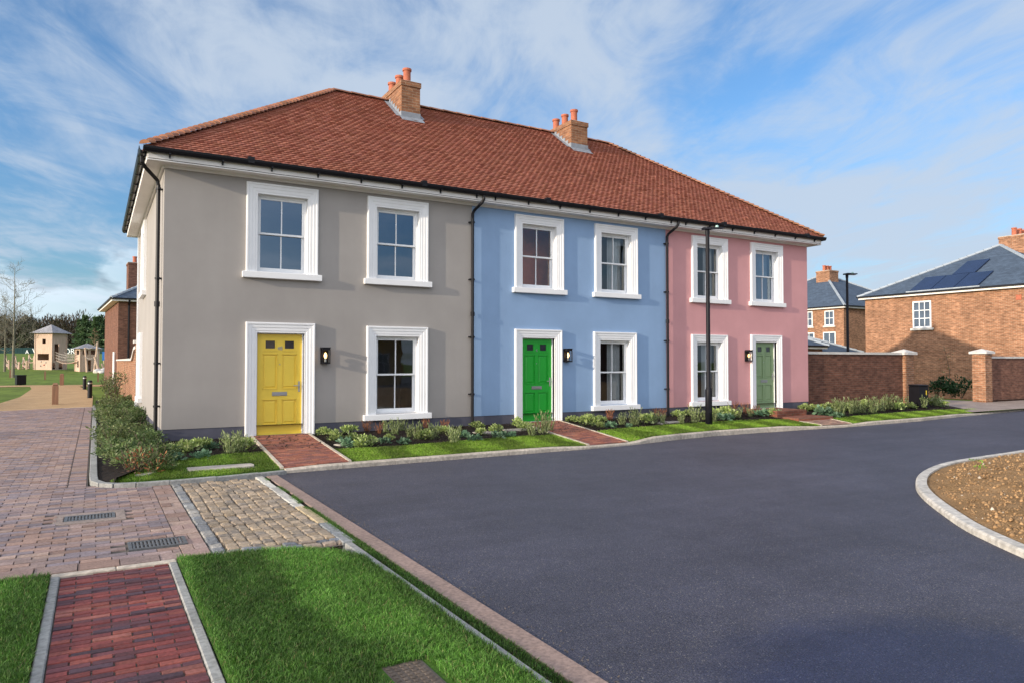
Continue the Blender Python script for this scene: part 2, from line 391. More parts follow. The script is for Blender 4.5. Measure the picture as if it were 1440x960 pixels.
# paved lane: individual clay pavers in running bond
def bricks(name, mat, x0, x1, y0, y1, L, W, along, pal, zf, keep=None, joint=.0045, ch=.0025, jz=.002, bond=.5, parent=None, jcol=.0):
    mb = MB()
    if along == 'x': A0, A1, B0, B1 = x0, x1, y0, y1
    else: A0, A1, B0, B1 = y0, y1, x0, x1
    k = 0; b = B0
    while b < B1-1e-4:
        be = min(b+W, B1); a = A0 - L*((k*bond) % 1)
        while a < A1-1e-4:
            s, e = max(a, A0), min(a+L, A1)
            if e-s > .03:
                q = [s+joint/2, e-joint/2, b+joint/2, be-joint/2]
                if along != 'x': X0, X1, Y0, Y1 = q[2], q[3], q[0], q[1]
                else: X0, X1, Y0, Y1 = q
                cx, cy = (X0+X1)/2, (Y0+Y1)/2
                if keep is None or keep(cx, cy):
                    z = zf(cx, cy) + random.gauss(0, jz); tx = random.gauss(0, .006); ty = random.gauss(0, .006)
                    c = random.choice(pal); g = random.uniform(.78, 1.22); c = tuple(v*g for v in c)
                    top = [(X0+ch,Y0+ch),(X1-ch,Y0+ch),(X1-ch,Y1-ch),(X0+ch,Y1-ch)]; lo = [(X0,Y0),(X1,Y0),(X1,Y1),(X0,Y1)]
                    vt = [(x, y, z+(x-cx)*tx+(y-cy)*ty) for x, y in top] + [(x, y, z-.012) for x, y in lo]
                    mb.idx(vt, [(0,1,2,3)] + [(4+i, 4+(i+1)%4, (i+1)%4, i) for i in range(4)], 0, c)
            a += L
        b += W; k += 1
    return mb.build(name, mat, parent)
PAL = [(.265,.19,.165),(.25,.17,.145),(.225,.165,.16),(.20,.16,.165),(.29,.205,.165),(.255,.165,.13),(.185,.15,.16),(.27,.195,.175)]
PAL_RED = [(.17,.040,.035),(.135,.034,.034),(.19,.052,.040),(.085,.034,.042),(.060,.032,.043),(.115,.038,.043),(.20,.070,.055),(.155,.037,.033),(.10,.034,.038)]
PAL_WARM = [(.27,.095,.055),(.22,.07,.045),(.30,.12,.07),(.16,.06,.05),(.24,.08,.05),(.19,.075,.06)]
def lane_front(x): return 15.15 + (x+1.2)*.4                       # where the bound gravel takes over
GR1 = (-1.36,-.89,-6.40,-5.85); GR2 = (-.82,-.34,-7.90,-7.52)
def keep_lane(x, y):
    for g in (GR1, GR2):
        if g[0]-.11 < x < g[1]+.11 and g[2]-.02 < y < g[3]+.02 and (g is GR2 or True):
            if g[0]-.02 < x < g[1]+.02 or g is GR1: return False
    if y < -8.36: return x > -.25 or x < -1.34 and y > -8.46 - .0*x
    return y < lane_front(x)
struct(bricks('paved_lane', M['paver'], -7.0, -1.40, -3.95, 15.6, .215, .102, 'x', PAL, lambda x, y: R(x), keep_lane))
struct(bricks('lane_edge_course', M['paver'], -1.395, -1.175, -3.95, 15.3, .215, .105, 'x', PAL, lambda x, y: R(x)+.001, keep_lane, bond=0))
struct(bricks('paved_crossing', M['paver'], -12.0, -.42, -8.12, -3.955, .235, .105, 'x', PAL, lambda x, y: R(x), keep_lane))
struct(bricks('crossing_edge_course', M['paver'], -.417, -.195, -8.32, -4.28, .22, .22, 'x', PAL[:2]+PAL[4:6], lambda x, y: R(x)+.001))
struct(bricks('crossing_front_course', M['paver'], -12.0, -.42, -8.36, -8.125, .30, .235, 'x', PAL[:2]+PAL[4:6]+[(.30,.19,.15)], lambda x, y: R(x)+.001))
mb = MB(); mb.face([(-12,-8.40,R(-2)-.0065),(-.19,-8.40,R(-.2)-.0065),(-.19,-3.9,R(-.2)-.0065),(-1.16,-3.9,R(-1.1)-.0065),(-1.16,15.2,R(-1.1)-.0065),(-7,13,R(-2)-.0065),(-7,-3.9,R(-2)-.0065),(-12,-3.9,R(-2)-.0065)])
struct(mb.build('lane_bedding', M['sand']))

# granite setts: uneven rounded stones
SETT = [(.33,.255,.175),(.29,.225,.16),(.35,.275,.195),(.26,.21,.155),(.31,.245,.18),(.24,.20,.16),(.34,.26,.175)]
mb = MB(); y = -8.42; row = 0
OCT = [(1,.62),(.66,1),(-.66,1),(-1,.62),(-1,-.62),(-.66,-1),(.66,-1),(1,-.62)]
def sett(cx, cy, hw, hd, c):
    z = R(cx)+random.uniform(-.006,.008); g = random.uniform(.78,1.2); c = tuple(v*g for v in c); v = []; tx, ty = random.gauss(0,.045), random.gauss(0,.045)
    for rr, dz in ((1,-.05),(1.,-.006),(.88,.004),(.55,.007)):
        for ox, oy in OCT:
            q = (hw*rr*ox*1.02+random.gauss(0,.002), hd*rr*oy*1.02+random.gauss(0,.002)); v.append((cx+q[0],cy+q[1],z+dz+q[0]*tx+q[1]*ty+random.gauss(0,.0012)))
    mb.idx(v, [(r*8+k,r*8+(k+1)%8,r*8+8+(k+1)%8,r*8+8+k) for r in range(3) for k in range(8)]+[tuple(24+k for k in range(8))], 0, c)
OCT = [(1,.80),(.82,1),(-.82,1),(-1,.80),(-1,-.80),(-.82,-1),(.82,-1),(1,-.80)]
x = -.068; col_ = 0
while x < .90:
    w = random.uniform(.10,.125) if x < .80 else .922-x
    y = -8.24-random.uniform(0,.05); ph = random.uniform(0,6)
    while y < -4.33:
        d = random.uniform(.085,.15); cy = y+d/2
        sett(x+w/2+.010*math.sin(cy*2.2+ph*.2), cy, w/2-.0045, d/2-.004, random.choice(SETT)); y += d
    x += w; col_ += 1
for yy in (-8.46,-8.36):
    x = -.07
    while x < .90: w = random.uniform(.12,.2); sett(x+w/2, yy+.045, w/2-.005, .042, random.choice([(.20,.215,.24),(.25,.22,.20),(.17,.18,.20),(.28,.22,.17)])); x += w
y = -8.46
while y < -4.25:
    d = random.uniform(.10,.2); sett(-.13, y+d/2, .052, d/2-.005, random.choice([(.25,.25,.24),(.21,.215,.22),(.28,.265,.24)])); y += d
struct(mb.build('cobbled_strip', M['sett']))
mb = MB(); mb.face([(-.20,-8.5,R(0)-.022),(1.1,-8.5,R(1)-.022),(1.1,-4.1,R(1)-.022),(-.20,-4.1,R(0)-.022)]); struct(mb.build('sett_bedding', M['sand']))
mb = MB(); y0 = -8.5
while y0 < -4.25:
    d = random.uniform(.22,.5); c = (.26,.27,.27) if y0 < -7.9 else (.44,.35,.22) if y0 < -6.6 else random.choice([(.55,.53,.47),(.50,.42,.30),(.42,.40,.36)]); g = random.uniform(.85,1.12)
    mb.cbox(.925+random.uniform(0,.012), y0+.004, -.34, 1.045, y0+d-.004, R(1)+random.uniform(.004,.014), .008, 0, tuple(v*g for v in c)); y0 += d
struct(mb.build('cream_edging', M['sett']))

# channel blocks along the asphalt, mossy joint, grey edging by the lawn
mb = MB()
for k in range(32):
    y0 = -14.4+k*.325; g = random.uniform(.97,1.03)
    mb.cbox(1.10, y0+.001, -.34, 1.262, y0+.325, R(1.2)+.008, .003, 0, (g,g*.99,g*.98))
struct(mb.build('channel_strip', M['channel']))
mb = MB(); mb.face([(1.03,-15,R(1)-.012),(1.30,-15,R(1)-.012),(1.30,-4.0,R(1)-.012),(1.03,-4.0,R(1)-.012)]); struct(mb.build('mossy_joint', M['mulch']))
mb = MB()
for k in range(7): y0 = -14.35+k*.83; mb.cbox(.925, y0+.003, -.34, 1.0, y0+.826, R(1)+.012, .008)
struct(mb.build('lawn_edging', M['grey_edge']))

# brick footpath with pale edging
struct(bricks('brick_footpath', M['paver'], -1.31, -.555, -15.4, -8.53, .215, .0645, 'x', PAL_RED, lambda x, y: R(-1)+.004, jz=.0025, ch=.003, joint=.006))
mb = MB(); mb.face([(-1.38,-15.5,R(-1)-.006),(-.49,-15.5,R(-1)-.006),(-.49,-8.42,R(-1)-.006),(-1.38,-8.42,R(-1)-.006)]); struct(mb.build('footpath_bedding', M['sand']))
mb = MB()
for k in range(8):
    y0 = -15.3+k*.85
    for xa, xb in ((-1.375,-1.313),(-.552,-.49)): mb.cbox(xa, y0+.003, -.34, xb, min(y0+.846,-8.44), R(-1)+.014, .007)
struct(mb.build('footpath_edging', M['grey_edge']))
mb = MB()
for k in range(2): mb.cbox(-1.375+.4425*k+.003, -8.52 if 1 else 0, -.34, -1.375+.4425*(k+1)-.003, -8.44, R(-1)+.018, .007)
struct(mb.build('footpath_end_kerb', M['concrete']))

# drain gratings
def grating(g, label):
    t = thing('drain_grating', label, 'drain grating', (g[0], g[2], R(-1)), 0, None)
    w, d = g[1]-g[0], g[3]-g[2]
    if d > .45: d0, d1 = .13, d-.13
    else: d0, d1 = .03, d-.03
    f = MB(); f.box(0,d0,-.03,w,d0+.03,.004); f.box(0,d1-.03,-.03,w,d1,.004); f.box(0,d0+.03,-.03,.03,d1-.03,.004); f.box(w-.03,d0+.03,-.03,w,d1-.03,.004)
    f.build('frame', M['castiron'], t)
    b = MB(); n = 13
    for k in range(n): x = .03+(w-.06)*(k+.5)/n; b.cbox(x-.009, d0+.03, -.03, x+.009, d1-.03, .002, .003)
    b.box(.03,(d0+d1)/2-.012,-.03,w-.03,(d0+d1)/2+.012,-.003); b.build('grate_bars', M['castiron'], t)
    p = MB(); p.box(0,d0,-.09,w,d1,-.085); p.build('pit', M['mulch'], t)
    if d > .45:
        s = MB(); s.cbox(-.10,.0,-.03,w+.10,d0-.006,.003,.006); s.cbox(-.10,d1+.006,-.03,w+.10,d,.003,.006); s.cbox(-.10,d0,-.03,-.006,d1,.003,.006); s.cbox(w+.006,d0,-.03,w+.10,d1,.003,.006)
        s.build('surround', M['slab'], t)
grating(GR1, 'iron drain grating framed by plain slabs, the one nearer the flower bed')
grating(GR2, 'small blue grey drain grating in the pavers by the end of the red brick path')
# utility cover in the lawn
t = thing('utility_cover', 'square recessed utility cover sunk in the grass near the road', 'utility cover', (.24,-11.75,R(0)+.018))
s = MB(); s.cbox(0,0,-.06,.27,.44,0,.01); s.build('frame', pmat('mossy_frame', (.11,.095,.075), .9, .3, 12., 60, .4), t)
s = MB(); s.box(.025,.025,-.02,.245,.415,.004)
for i in range(5):
    for j in range(9): s.cbox(.037+i*.04,.04+j*.04,.003,.062+i*.04,.065+j*.04,.009,.003)
s.build('lid', pmat('rusty_lid', (.11,.085,.065), .7, .35, 18., 60, .4), t)

# bed on the side of the grey house, its kerb with a rounded corner
mb = MB(); path = [(-1.10,15.2),(-1.10,12),(-1.10,8),(-1.10,4),(-1.10,0),(-1.10,-3.2),(-1.09,-3.75),(-1.0,-4.05),(-.85,-4.20),(-.6,-4.26),(-.2,-4.27),(.4,-4.22),(1.0,-4.12),(1.4,-4.03)]
for (xa,ya),(xb,yb) in zip(path, path[1:]):
    d = Vector((xb-xa,yb-ya,0)); n = max(1, round(d.length/.9)); d.normalize(); nn = Vector((-d.y,d.x,0))*.05
    for k in range(n):
        a = Vector((lerp(xa,xb,k/n),lerp(ya,yb,k/n),0)); b = Vector((lerp(xa,xb,(k+1)/n),lerp(ya,yb,(k+1)/n),0)); z = R(a.x)+.055
        q = [a-nn,b-nn,b+nn,a+nn]; i8 = Vector((0,0,0)); mb.idx([(p.x,p.y,-.34) for p in q]+[(p.x,p.y,z) for p in q], [(4,5,6,7),(0,1,5,4),(1,2,6,5),(2,3,7,6),(3,0,4,7)])
struct(mb.build('bed_kerb', M['grey_edge'], bevel=.008))

# kerb of the verge along the road: flush at the paths, raised past the green door
def kerb_h_old(x): return interp([(0,.06),(2,.08),(6.6,.085),(7.4,.055),(8.8,.05),(9.6,.12),(14.6,.125),(15.8,.07),(17.2,.06),(18.2,.10),(23.5,.09),(25.3,.04),(60,.04)], x)
mb = MB(); x = 1.42
while x < 29:
    e = x+.914; n = 3
    for k in range(n):
        a, b = x+(e-x)*k/n+(.004 if k == 0 else 0), x+(e-x)*(k+1)/n-(.004 if k == n-1 else 0)
        za, zb = R(a)+kerb_h(a)-.0, R(b)+kerb_h(b); ya, yb = ky(a), ky(b)
        v = []
        for X, Y, Z in ((a,ya,za),(b,yb,zb)): v += [(X,Y-.004,-.6),(X,Y-.004,Z-.022),(X,Y+.018,Z),(X,Y+.125,Z),(X,Y+.125,-.6)]
        mb.idx(v, [(0,5,6,1),(1,6,7,2),(2,7,8,3),(3,8,9,4)] + ([(0,1,2,3,4)] if k == 0 else []) + ([(9,8,7,6,5)] if k == n-1 else []))
    x = e
struct(mb.build('road_kerb', M['concrete']))

# verge surface: mulch bed and turf strip
def strip(name, mat, lo, hi, x0, x1, dz, amp, sx=.18, ny=8):
    mb = MB(); n = int((x1-x0)/sx)+1; v = []
    for i in range(n+1):
        x = x0+(x1-x0)*i/n
        for j in range(ny+1):
            y = lerp(lo(x), hi(x), j/ny); e = 1 if 0 < j < ny else .2
            v.append((x, y, V(x,y)+dz + e*amp*mnoise.noise(Vector((x*3.1,y*3.1,1.7))) + e*amp*.6*mnoise.noise(Vector((x*9,y*9,4)))))
    mb.idx(v, [(i*(ny+1)+j, (i+1)*(ny+1)+j, (i+1)*(ny+1)+j+1, i*(ny+1)+j+1) for i in range(n) for j in range(ny)])
    return struct(mb.build(name, mat, smooth=True))
bed = lambda x: interp(BED, x)
strip('flower_bed_soil', M['mulch'], lambda x: bed(x)-.05, lambda x: -.005, .0, 25.8, .0, .03)
strip('verge_turf', M['turf'], lambda x: ky(x)+.085, lambda x: bed(x), -.90, 26.2, -.004, .006, ny=5)
mb = MB(); v = []; ny = 100                                           # the bed beside the grey house
for j in range(ny+1):
    y = lerp(-4.15, 19.5, j/ny)
    for i in range(6):
        x = lerp(-1.06 if y > -3.6 else -1.06+(-3.6-y)*.35, interp([(-4.2,-.85),(-3.2,-.5),(-2.6,-.08),(-2.4,.02)], y), i/5); v.append((x, y, lerp(R(-1)+.03, -.06, i/5) + .03*mnoise.noise(Vector((x*4,y*4,3)))))
mb.idx(v, [(j*6+i, j*6+i+1, (j+1)*6+i+1, (j+1)*6+i) for j in range(ny) for i in range(5)])
struct(mb.build('side_bed_soil', M['mulch'], smooth=True))

# front paths of the three doors
def front_path(name, q, mat_pal, along):
    (ax,ay),(bx,by),(cx,cy),(dx,dy) = q       # house left, house right, kerb right, kerb left
    mb = MB(); rows = int(abs(dy-ay)/.07)
    for r in range(rows):
        t0, t1 = r/rows, (r+1)/rows; n = 5; off = (r % 2)*.5
        for c in range(-1, n+1):
            s0, s1 = (c+off)/n, (c+1+off)/n; s0, s1 = max(0,s0), min(1,s1)
            if s1-s0 < .05: continue
            def P(s, t, i=0): return Vector((lerp(lerp(ax,bx,s), lerp(dx,cx,s), t), lerp(lerp(ay,by,s), lerp(dy,cy,s), t), 0))
            e, g = .004, .035/rows*2
            p = [P(s0+e,t0+g),P(s1-e,t0+g),P(s1-e,t1-g),P(s0+e,t1-g)]; z = random.gauss(.022,.0015)
            lo = [P(s0,t0),P(s1,t0),P(s1,t1),P(s0,t1)]; cc = random.choice(mat_pal); gg = random.uniform(.8,1.2)
            mb.idx([(w.x,w.y,V(w.x,w.y)+z) for w in p]+[(w.x,w.y,V(w.x,w.y)+z-.009) for w in lo], [(3,2,1,0)]+[(i,(i+1)%4,4+(i+1)%4,4+i) for i in range(4)], 0, tuple(k*gg for k in cc))
    struct(mb.build(name, M['paver']))
    mb = MB()
    for (px,py),(qx,qy) in (((ax,ay),(dx,dy)),((bx,by),(cx,cy))):
        n = 5; s = -1 if (px,py) == (ax,ay) else 1
        for k in range(n):
            a = Vector((lerp(px,qx,k/n),lerp(py,qy,k/n),0)); b = Vector((lerp(px,qx,(k+1)/n-.004),lerp(py,qy,(k+1)/n-.004),0))
            v = []
            for w in (a,b): z = V(w.x,w.y)+.034; v += [(w.x,w.y,z),(w.x+s*.05,w.y,z),(w.x+s*.05,w.y,z-.12),(w.x,w.y,z-.12)]
            mb.idx(v, [(0,4,5,1),(1,5,6,2),(3,2,6,7),(0,3,7,4),(0,1,2,3),(7,6,5,4)])
    struct(mb.build(name+'_edging', M['concrete']))
front_path('yellow_door_path', [(1.66,-.0),(2.74,-.0),(2.47,-3.74),(1.42,-3.85)], PAL_WARM, 'x')
front_path('green_door_path', [(7.95,.0),(9.08,.0),(8.72,-3.16),(7.62,-3.32)], PAL_WARM, 'x')
front_path('sage_door_path', [(16.05,-1.82),(17.4,-1.82),(17.35,-2.52),(16.2,-2.44)], [(.27,.17,.12),(.22,.13,.10)], 'x')
t = thing('door_step', 'red brick double step below the sage green door', 'doorstep', (16.6,-.9,-.2))
s = MB(); s.cbox(-.6,-.2,-.1,.7,.9,.25,.008); s.build('upper_step', brick_mat('step_brick', (.24,.09,.055), (.17,.06,.04), (.18,.13,.10)), t)
s = MB(); s.cbox(-.6,-.93,-.2,.92,-.202,.09,.008); s.build('lower_step', bpy.data.materials['step_brick'], t)
# flat stones in the bed and the turf
def flat_stone(x, y, w, d, rz, label, grp=None):
    mb = MB(); v = [(-w/2,-d/2),(w*.1,-d*.56),(w/2,-d*.45),(w*.53,d*.1),(w/2,d/2),(-w*.1,d*.52),(-w/2,d*.45)]
    mb.idx([(a,b,-.05) for a,b in v]+[(a*.97,b*.95,.014) for a,b in v], [tuple(range(7,14))]+[(i,(i+1)%7,7+(i+1)%7,7+i) for i in range(7)])
    o = mb.build('stepping_stone', M['gravelwhite']); o.location = (x,y,V(x,y)+.004); o.rotation_euler = (0,0,rz); tag(o, label, 'stone', grp)
flat_stone(.58,-3.38,.95,.36,-.03,'long pale stone slab set in the turf beside the yellow door path')
flat_stone(-.45,-3.55,.32,.14,.9,'small pale stone at the mulch edge by the corner shrubs')
flat_stone(6.35,-1.15,.55,.3,.1,'flat grey stone lying in the mulch below the first black downpipe')
flat_stone(7.25,-.95,.6,.3,.0,'flat grey stone in the mulch just before the green door path')
flat_stone(11.8,-1.05,.8,.3,.1,'flat dark stone in the mulch behind the pole of the street lamp')
flat_stone(3.0,-1.75,.35,.2,.4,'small flat stone in the mulch beside the yellow door path')

# roundabout island: kerb ring and soil mound
pts = [(60,-9.5),(30,-8.1),(20,-7.85),(16.5,-7.8),(14.84,-7.9),(13.4,-7.98),(11.65,-8.18),(10.26,-8.58),(9.2,-9.08),(8.3,-9.66),(7.3,-10.5),(6.5,-11.3),(5.6,-12.6),(5.2,-14),(5.1,-18),(5.5,-30)]
def arc(pts, n=8):                                                  # smooth line through the points
    out = []
    for i in range(len(pts)-1):
        p0 = pts[max(0,i-1)]; p1 = pts[i]; p2 = pts[i+1]; p3 = pts[min(len(pts)-1,i+2)]
        for k in range(n):
            t = k/n; out.append(tuple(.5*((2*p1[j])+(-p0[j]+p2[j])*t+(2*p0[j]-5*p1[j]+4*p2[j]-p3[j])*t*t+(-p0[j]+3*p1[j]-3*p2[j]+p3[j])*t**3) for j in (0,1)))
    return out+[pts[-1]]
ring = arc(pts); mb = MB()
cuts = 0; acc = 0
for i in range(len(ring)-1):
    a, b = Vector((*ring[i],0)), Vector((*ring[i+1],0)); d = (b-a).normalized(); n = Vector((-d.y,d.x,0))
    acc += (b-a).length; gap = acc > .9
    if gap: acc = 0
    b2 = b - d*.008 if gap else b
    v = []
    for w in (a, b2):
        z = R(w.x)
        for off, dz in ((0,-.2),(0,.05),(.022,.07),(.14,.07),(.14,-.2)): p = w+n*off; v.append((p.x,p.y,z+dz))
    mb.idx(v, [(0,5,6,1),(1,6,7,2),(2,7,8,3),(3,8,9,4)]+([(9,8,7,6,5),(0,1,2,3,4)] if gap else []))
struct(mb.build('island_kerb', pmat('pale_kerb_stone', (.50,.47,.42), .85, .22, 2.5, 60, .4, .004, fine=14)))
mb = MB(); v = []; nr = 44; inner = []
for i, (x, y) in enumerate(ring):
    a = Vector((*ring[max(0,i-1)],0)); b = Vector((*ring[min(len(ring)-1,i+1)],0)); d = (b-a).normalized(); n = Vector((-d.y,d.x,0))
    s = Vector((x,y,0))+n*.14; c = Vector((max(18, x), -17 if x < 18 else -26, 0))
    for k in range(nr):
        t = (k/(nr-1))**1.6; p = s.lerp(c, t); dd = (p-s).length
        h = .045+.30*(1-math.exp(-dd/2.2)); e = min(1, dd/.3)
        v.append((p.x,p.y,R(p.x)+h+e*(.05*mnoise.noise(Vector((p.x*2,p.y*2,0)))+.045*mnoise.noise(Vector((p.x*7,p.y*7,2)))+.02*mnoise.noise(Vector((p.x*18,p.y*18,5))))))
mb.idx(v, [(i*nr+k, i*nr+k+1, (i+1)*nr+k+1, (i+1)*nr+k) for i in range(len(ring)-1) for k in range(nr-1)])
isl = struct(mb.build('island_soil', M['soil'], smooth=True))
# clods and stones strewn on the soil
tri = np.array([[0,1,2],[0,2,3],[0,3,4],[0,4,1],[5,2,1],[5,3,2],[5,4,3],[5,1,4]])
base = np.array([[0,0,1],[1,0,0],[0,1,0],[-1,0,0],[0,-1,0],[0,0,-1]], float)
from mathutils.bvhtree import BVHTree
bvh = BVHTree.FromPolygons([Vector(q) for q in v], [tuple(p.vertices) for p in isl.data.polygons]); cv = []; cf = []; cc = []; q = 0
while q < 16000:
    x, y = 6.2+11*random.random()**1.3, random.uniform(-15,-7.9); hit = bvh.ray_cast(Vector((x,y,5)), Vector((0,0,-1)))[0]
    if hit is None or hit.z < R(x)+.06: continue
    s = random.choice([.007,.009,.011,.013,.016,.02,.028]) * random.uniform(.7,1.2)
    cv.append(base*s*RNG.uniform(.6,1.3,(6,3)) + np.array([x,y,hit.z+.15*s])); cf.append(tri+6*q); g = random.uniform(.55,1.4); b = random.random()
    cc.append(np.tile(np.array([.30,.18,.085])*g if b < .96 else np.array([.42,.35,.27])*g, (8,1))); q += 1
m_clod = pmat('soil_clod', (1,1,1), .95, .2, 30., 80, .5, attr=True)
stuff(np_mesh('soil_clods', np.concatenate(cv), np.concatenate(cf), m_clod, np.concatenate(cc)))

# bound-gravel path to the playground, its cross path, driveway between the piers
mb = MB(); mb.face([(-4.6,13.79,-.172),(-1.17,15.18,-.172),(-1.17,24,-.172),(-1.5,33,-.172),(-2.0,40,-.172),(-1.6,43.5,-.172),(-5,44,-.172),(-4.35,36,-.172),(-4.1,25,-.172)])
mb.face([(-40,42.6,-.176),(-5,41,-.176),(-1.5,39.5,-.176),(6,39.5,-.176),(6,42.2,-.176),(-1.5,43.4,-.176),(-5,44.4,-.176),(-40,46,-.176)])
struct(mb.build('gravel_path', M['gold']))
mb = MB(); mb.cbox(-4.65,13.72,-.3,-1.15,13.85,-.17,.005); mb.xform(Matrix.Translation((-1.17,15.16,0)) @ Matrix.Rotation(rad(22),4,'Z') @ Matrix.Translation((1.17,-13.85,0)))
struct(mb.build('path_threshold', M['concrete']))
mb = MB(); mb.face([(24.8,-2.0,-.24),(60,-1.5,-.24),(60,.6,-.12),(29.6,.6,-.12),(29.6,12,-.12),(24.8,12,-.12)]); struct(mb.build('driveway', M['slab']))
mb = MB(); mb.face([(29.5,-.05,-.10),(60,-.05,-.10),(60,.3,-.07),(29.5,.3,-.07)]); struct(mb.build('border_soil', M['mulch']))
# ------------------------------------------------------------------ the terrace of three houses
EZ, EO, SL = 5.46, .36, .731             # eave level, overhang, slope
DEP = 9.1; XL, XR = 0., 18.85
def wall_mesh(mb, axis, at_, a0, a1, z0, z1, holes, reveal, sign, m=0):
    """a wall in plane y=at_ (axis 'x') or x=at_ (axis 'y') with rectangular holes and their reveals; sign: outward direction"""
    us = sorted({a0, a1, *[h[0] for h in holes], *[h[1] for h in holes]}); zs = sorted({z0, z1, *[h[2] for h in holes], *[h[3] for h in holes]})
    P = (lambda u, z, d=0: (u, at_-sign*d, z)) if axis == 'x' else (lambda u, z, d=0: (at_-sign*d, u, z))
    flip = (axis == 'x') != (sign < 0)
    def F(q): mb.face(q[::-1] if flip else q, m)
    for ua, ub in zip(us, us[1:]):
        for za, zb in zip(zs, zs[1:]):
            c = ((ua+ub)/2, (za+zb)/2)
            if any(h[0] < c[0] < h[1] and h[2] < c[1] < h[3] for h in holes): continue
            F([P(ua,za),P(ub,za),P(ub,zb),P(ua,zb)])
    for h in holes:
        for (u1,z1_),(u2,z2_) in (((h[0],h[2]),(h[1],h[2])),((h[1],h[2]),(h[1],h[3])),((h[1],h[3]),(h[0],h[3])),((h[0],h[3]),(h[0],h[2]))):
            F([P(u2,z2_),P(u1,z1_),P(u1,z1_,reveal),P(u2,z2_,reveal)])

PROFILE = [(0,.0),(0,.034),(.035,.034),(.042,.041),(.10,.043),(.108,.051),(.165,.053),(.172,.065),(.20,.067),(.21,.062),(.215,.0)]
def surround(mb, c, w, z0, z1, prof=PROFILE, w0=0):
    """moulded architrave on three sides of an opening centred on c, swept with mitred corners"""
    rings = []
    for k, (sx, z) in enumerate(((-1,z0),(-1,z1),(1,z1),(1,z0))):
        rings.append([(c+sx*(w/2+o), -d, z+(o if k in (1,2) else 0)) for o, d in prof])
    v = [p for r in rings for p in r]; n = len(prof)
    f = [(k*n+i, k*n+i+1, (k+1)*n+i+1, (k+1)*n+i) for k in range(3) for i in range(n-1)]
    f += [tuple(range(n-1,-1,-1)), tuple(3*n+i for i in range(n))]
    mb.idx(v, f)

def sash_window(house, c, z0, z1, w, gm, room=None, curtain=None, blind=None, M0=None, lab=None, cols=2, sill=True, surr=True, sd=.095):
    """sash window in plane y=0 facing -y, opening centred on c from sill top z0 to head z1"""
    o = MB(); fb = .045                                              # box frame inside the reveal
    a, b = c-w/2, c+w/2
    o.box(a,sd,z0,a+fb,sd+.11,z1); o.box(b-fb,sd,z0,b,sd+.11,z1); o.box(a+fb,sd,z1-fb,b-fb,sd+.11,z1); o.box(a+fb,sd,z0,b-fb,sd+.11,z0+.035)
    fr = o.build('window', M['upvc'], house, bevel=.003)
    if surr:
        s = MB(); surround(s, c, w-.006, z0, z1-.003, [(0,-.093)]+[(o+(.003 if o else 0),d) for o, d in PROFILE[1:]]); s.build('surround', M['white'], fr)
    if sill:
        s = MB(); e = .215+.07; s.cbox(c-w/2-e,-.105,z0-.13,c+w/2+e,sd+.02,z0-.001,.008); s.build('sill', M['white'], fr)
    zm = (z0+z1)/2+.01; ia, ib = a+fb, b-fb; st = .045; g = .022
    for part, (za, zb, y, bot, top) in (('upper_sash',(zm-.02,z1-fb,sd+.018,.04,st)),('lower_sash',(z0+.036,zm+.02,sd+.058,.075,.04))):
        s = MB(); s.cbox(ia,y,za,ia+st,y+.036,zb,.004); s.cbox(ib-st,y,za,ib,y+.036,zb,.004); s.cbox(ia+st,y,za,ib-st,y+.036,za+bot,.004); s.cbox(ia+st,y,zb-top,ib-st,y+.036,zb,.004)
        for k in range(1, cols): x = lerp(ia+st,ib-st,k/cols); s.box(x-g/2,y+.004,za+bot,x+g/2,y+.034,zb-top)
        s.build(part, M['upvc'], fr)
        q = MB(); q.face([(ia+st,y+.02,za+bot),(ib-st,y+.02,za+bot),(ib-st,y+.02,zb-top),(ia+st,y+.02,zb-top)]); q.build('pane', gm, fr)
    if room:                                                          # the room one sees through the panes
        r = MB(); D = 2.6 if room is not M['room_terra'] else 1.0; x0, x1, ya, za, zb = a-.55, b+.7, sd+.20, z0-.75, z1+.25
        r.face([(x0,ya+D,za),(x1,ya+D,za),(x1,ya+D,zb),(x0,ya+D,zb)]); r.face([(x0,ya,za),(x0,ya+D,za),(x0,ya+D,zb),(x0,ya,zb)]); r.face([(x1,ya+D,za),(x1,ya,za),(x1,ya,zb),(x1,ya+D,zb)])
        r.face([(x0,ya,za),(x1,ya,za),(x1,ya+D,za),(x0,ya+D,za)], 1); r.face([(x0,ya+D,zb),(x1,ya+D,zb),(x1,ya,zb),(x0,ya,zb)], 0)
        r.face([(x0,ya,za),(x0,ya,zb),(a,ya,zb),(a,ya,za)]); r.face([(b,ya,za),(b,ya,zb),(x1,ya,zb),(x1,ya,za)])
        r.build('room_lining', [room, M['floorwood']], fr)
    if curtain:
        for (f0, f1) in curtain:
            k = MB(); n = 40; xa, xb = lerp(ia,ib,f0), lerp(ia,ib,f1); v = []
            for i in range(n+1):
                x = lerp(xa,xb,i/n); y = sd+.26+.028*math.sin(i*1.15)+.012*math.sin(i*2.7+1); v += [(x,y,z0-.25),(x,y+.005*math.sin(i),z1+.1)]
            k.idx(v, [(2*i,2*i+2,2*i+3,2*i+1) for i in range(n)]); k.build('curtain', M['curtain'], fr, smooth=True)
    if blind:
        k = MB(); k.box(a+.02,sd+.135,lerp(z0,z1,1-blind),b-.02,sd+.14,z1); k.build('roller_blind', M['blind'], fr)
    return fr

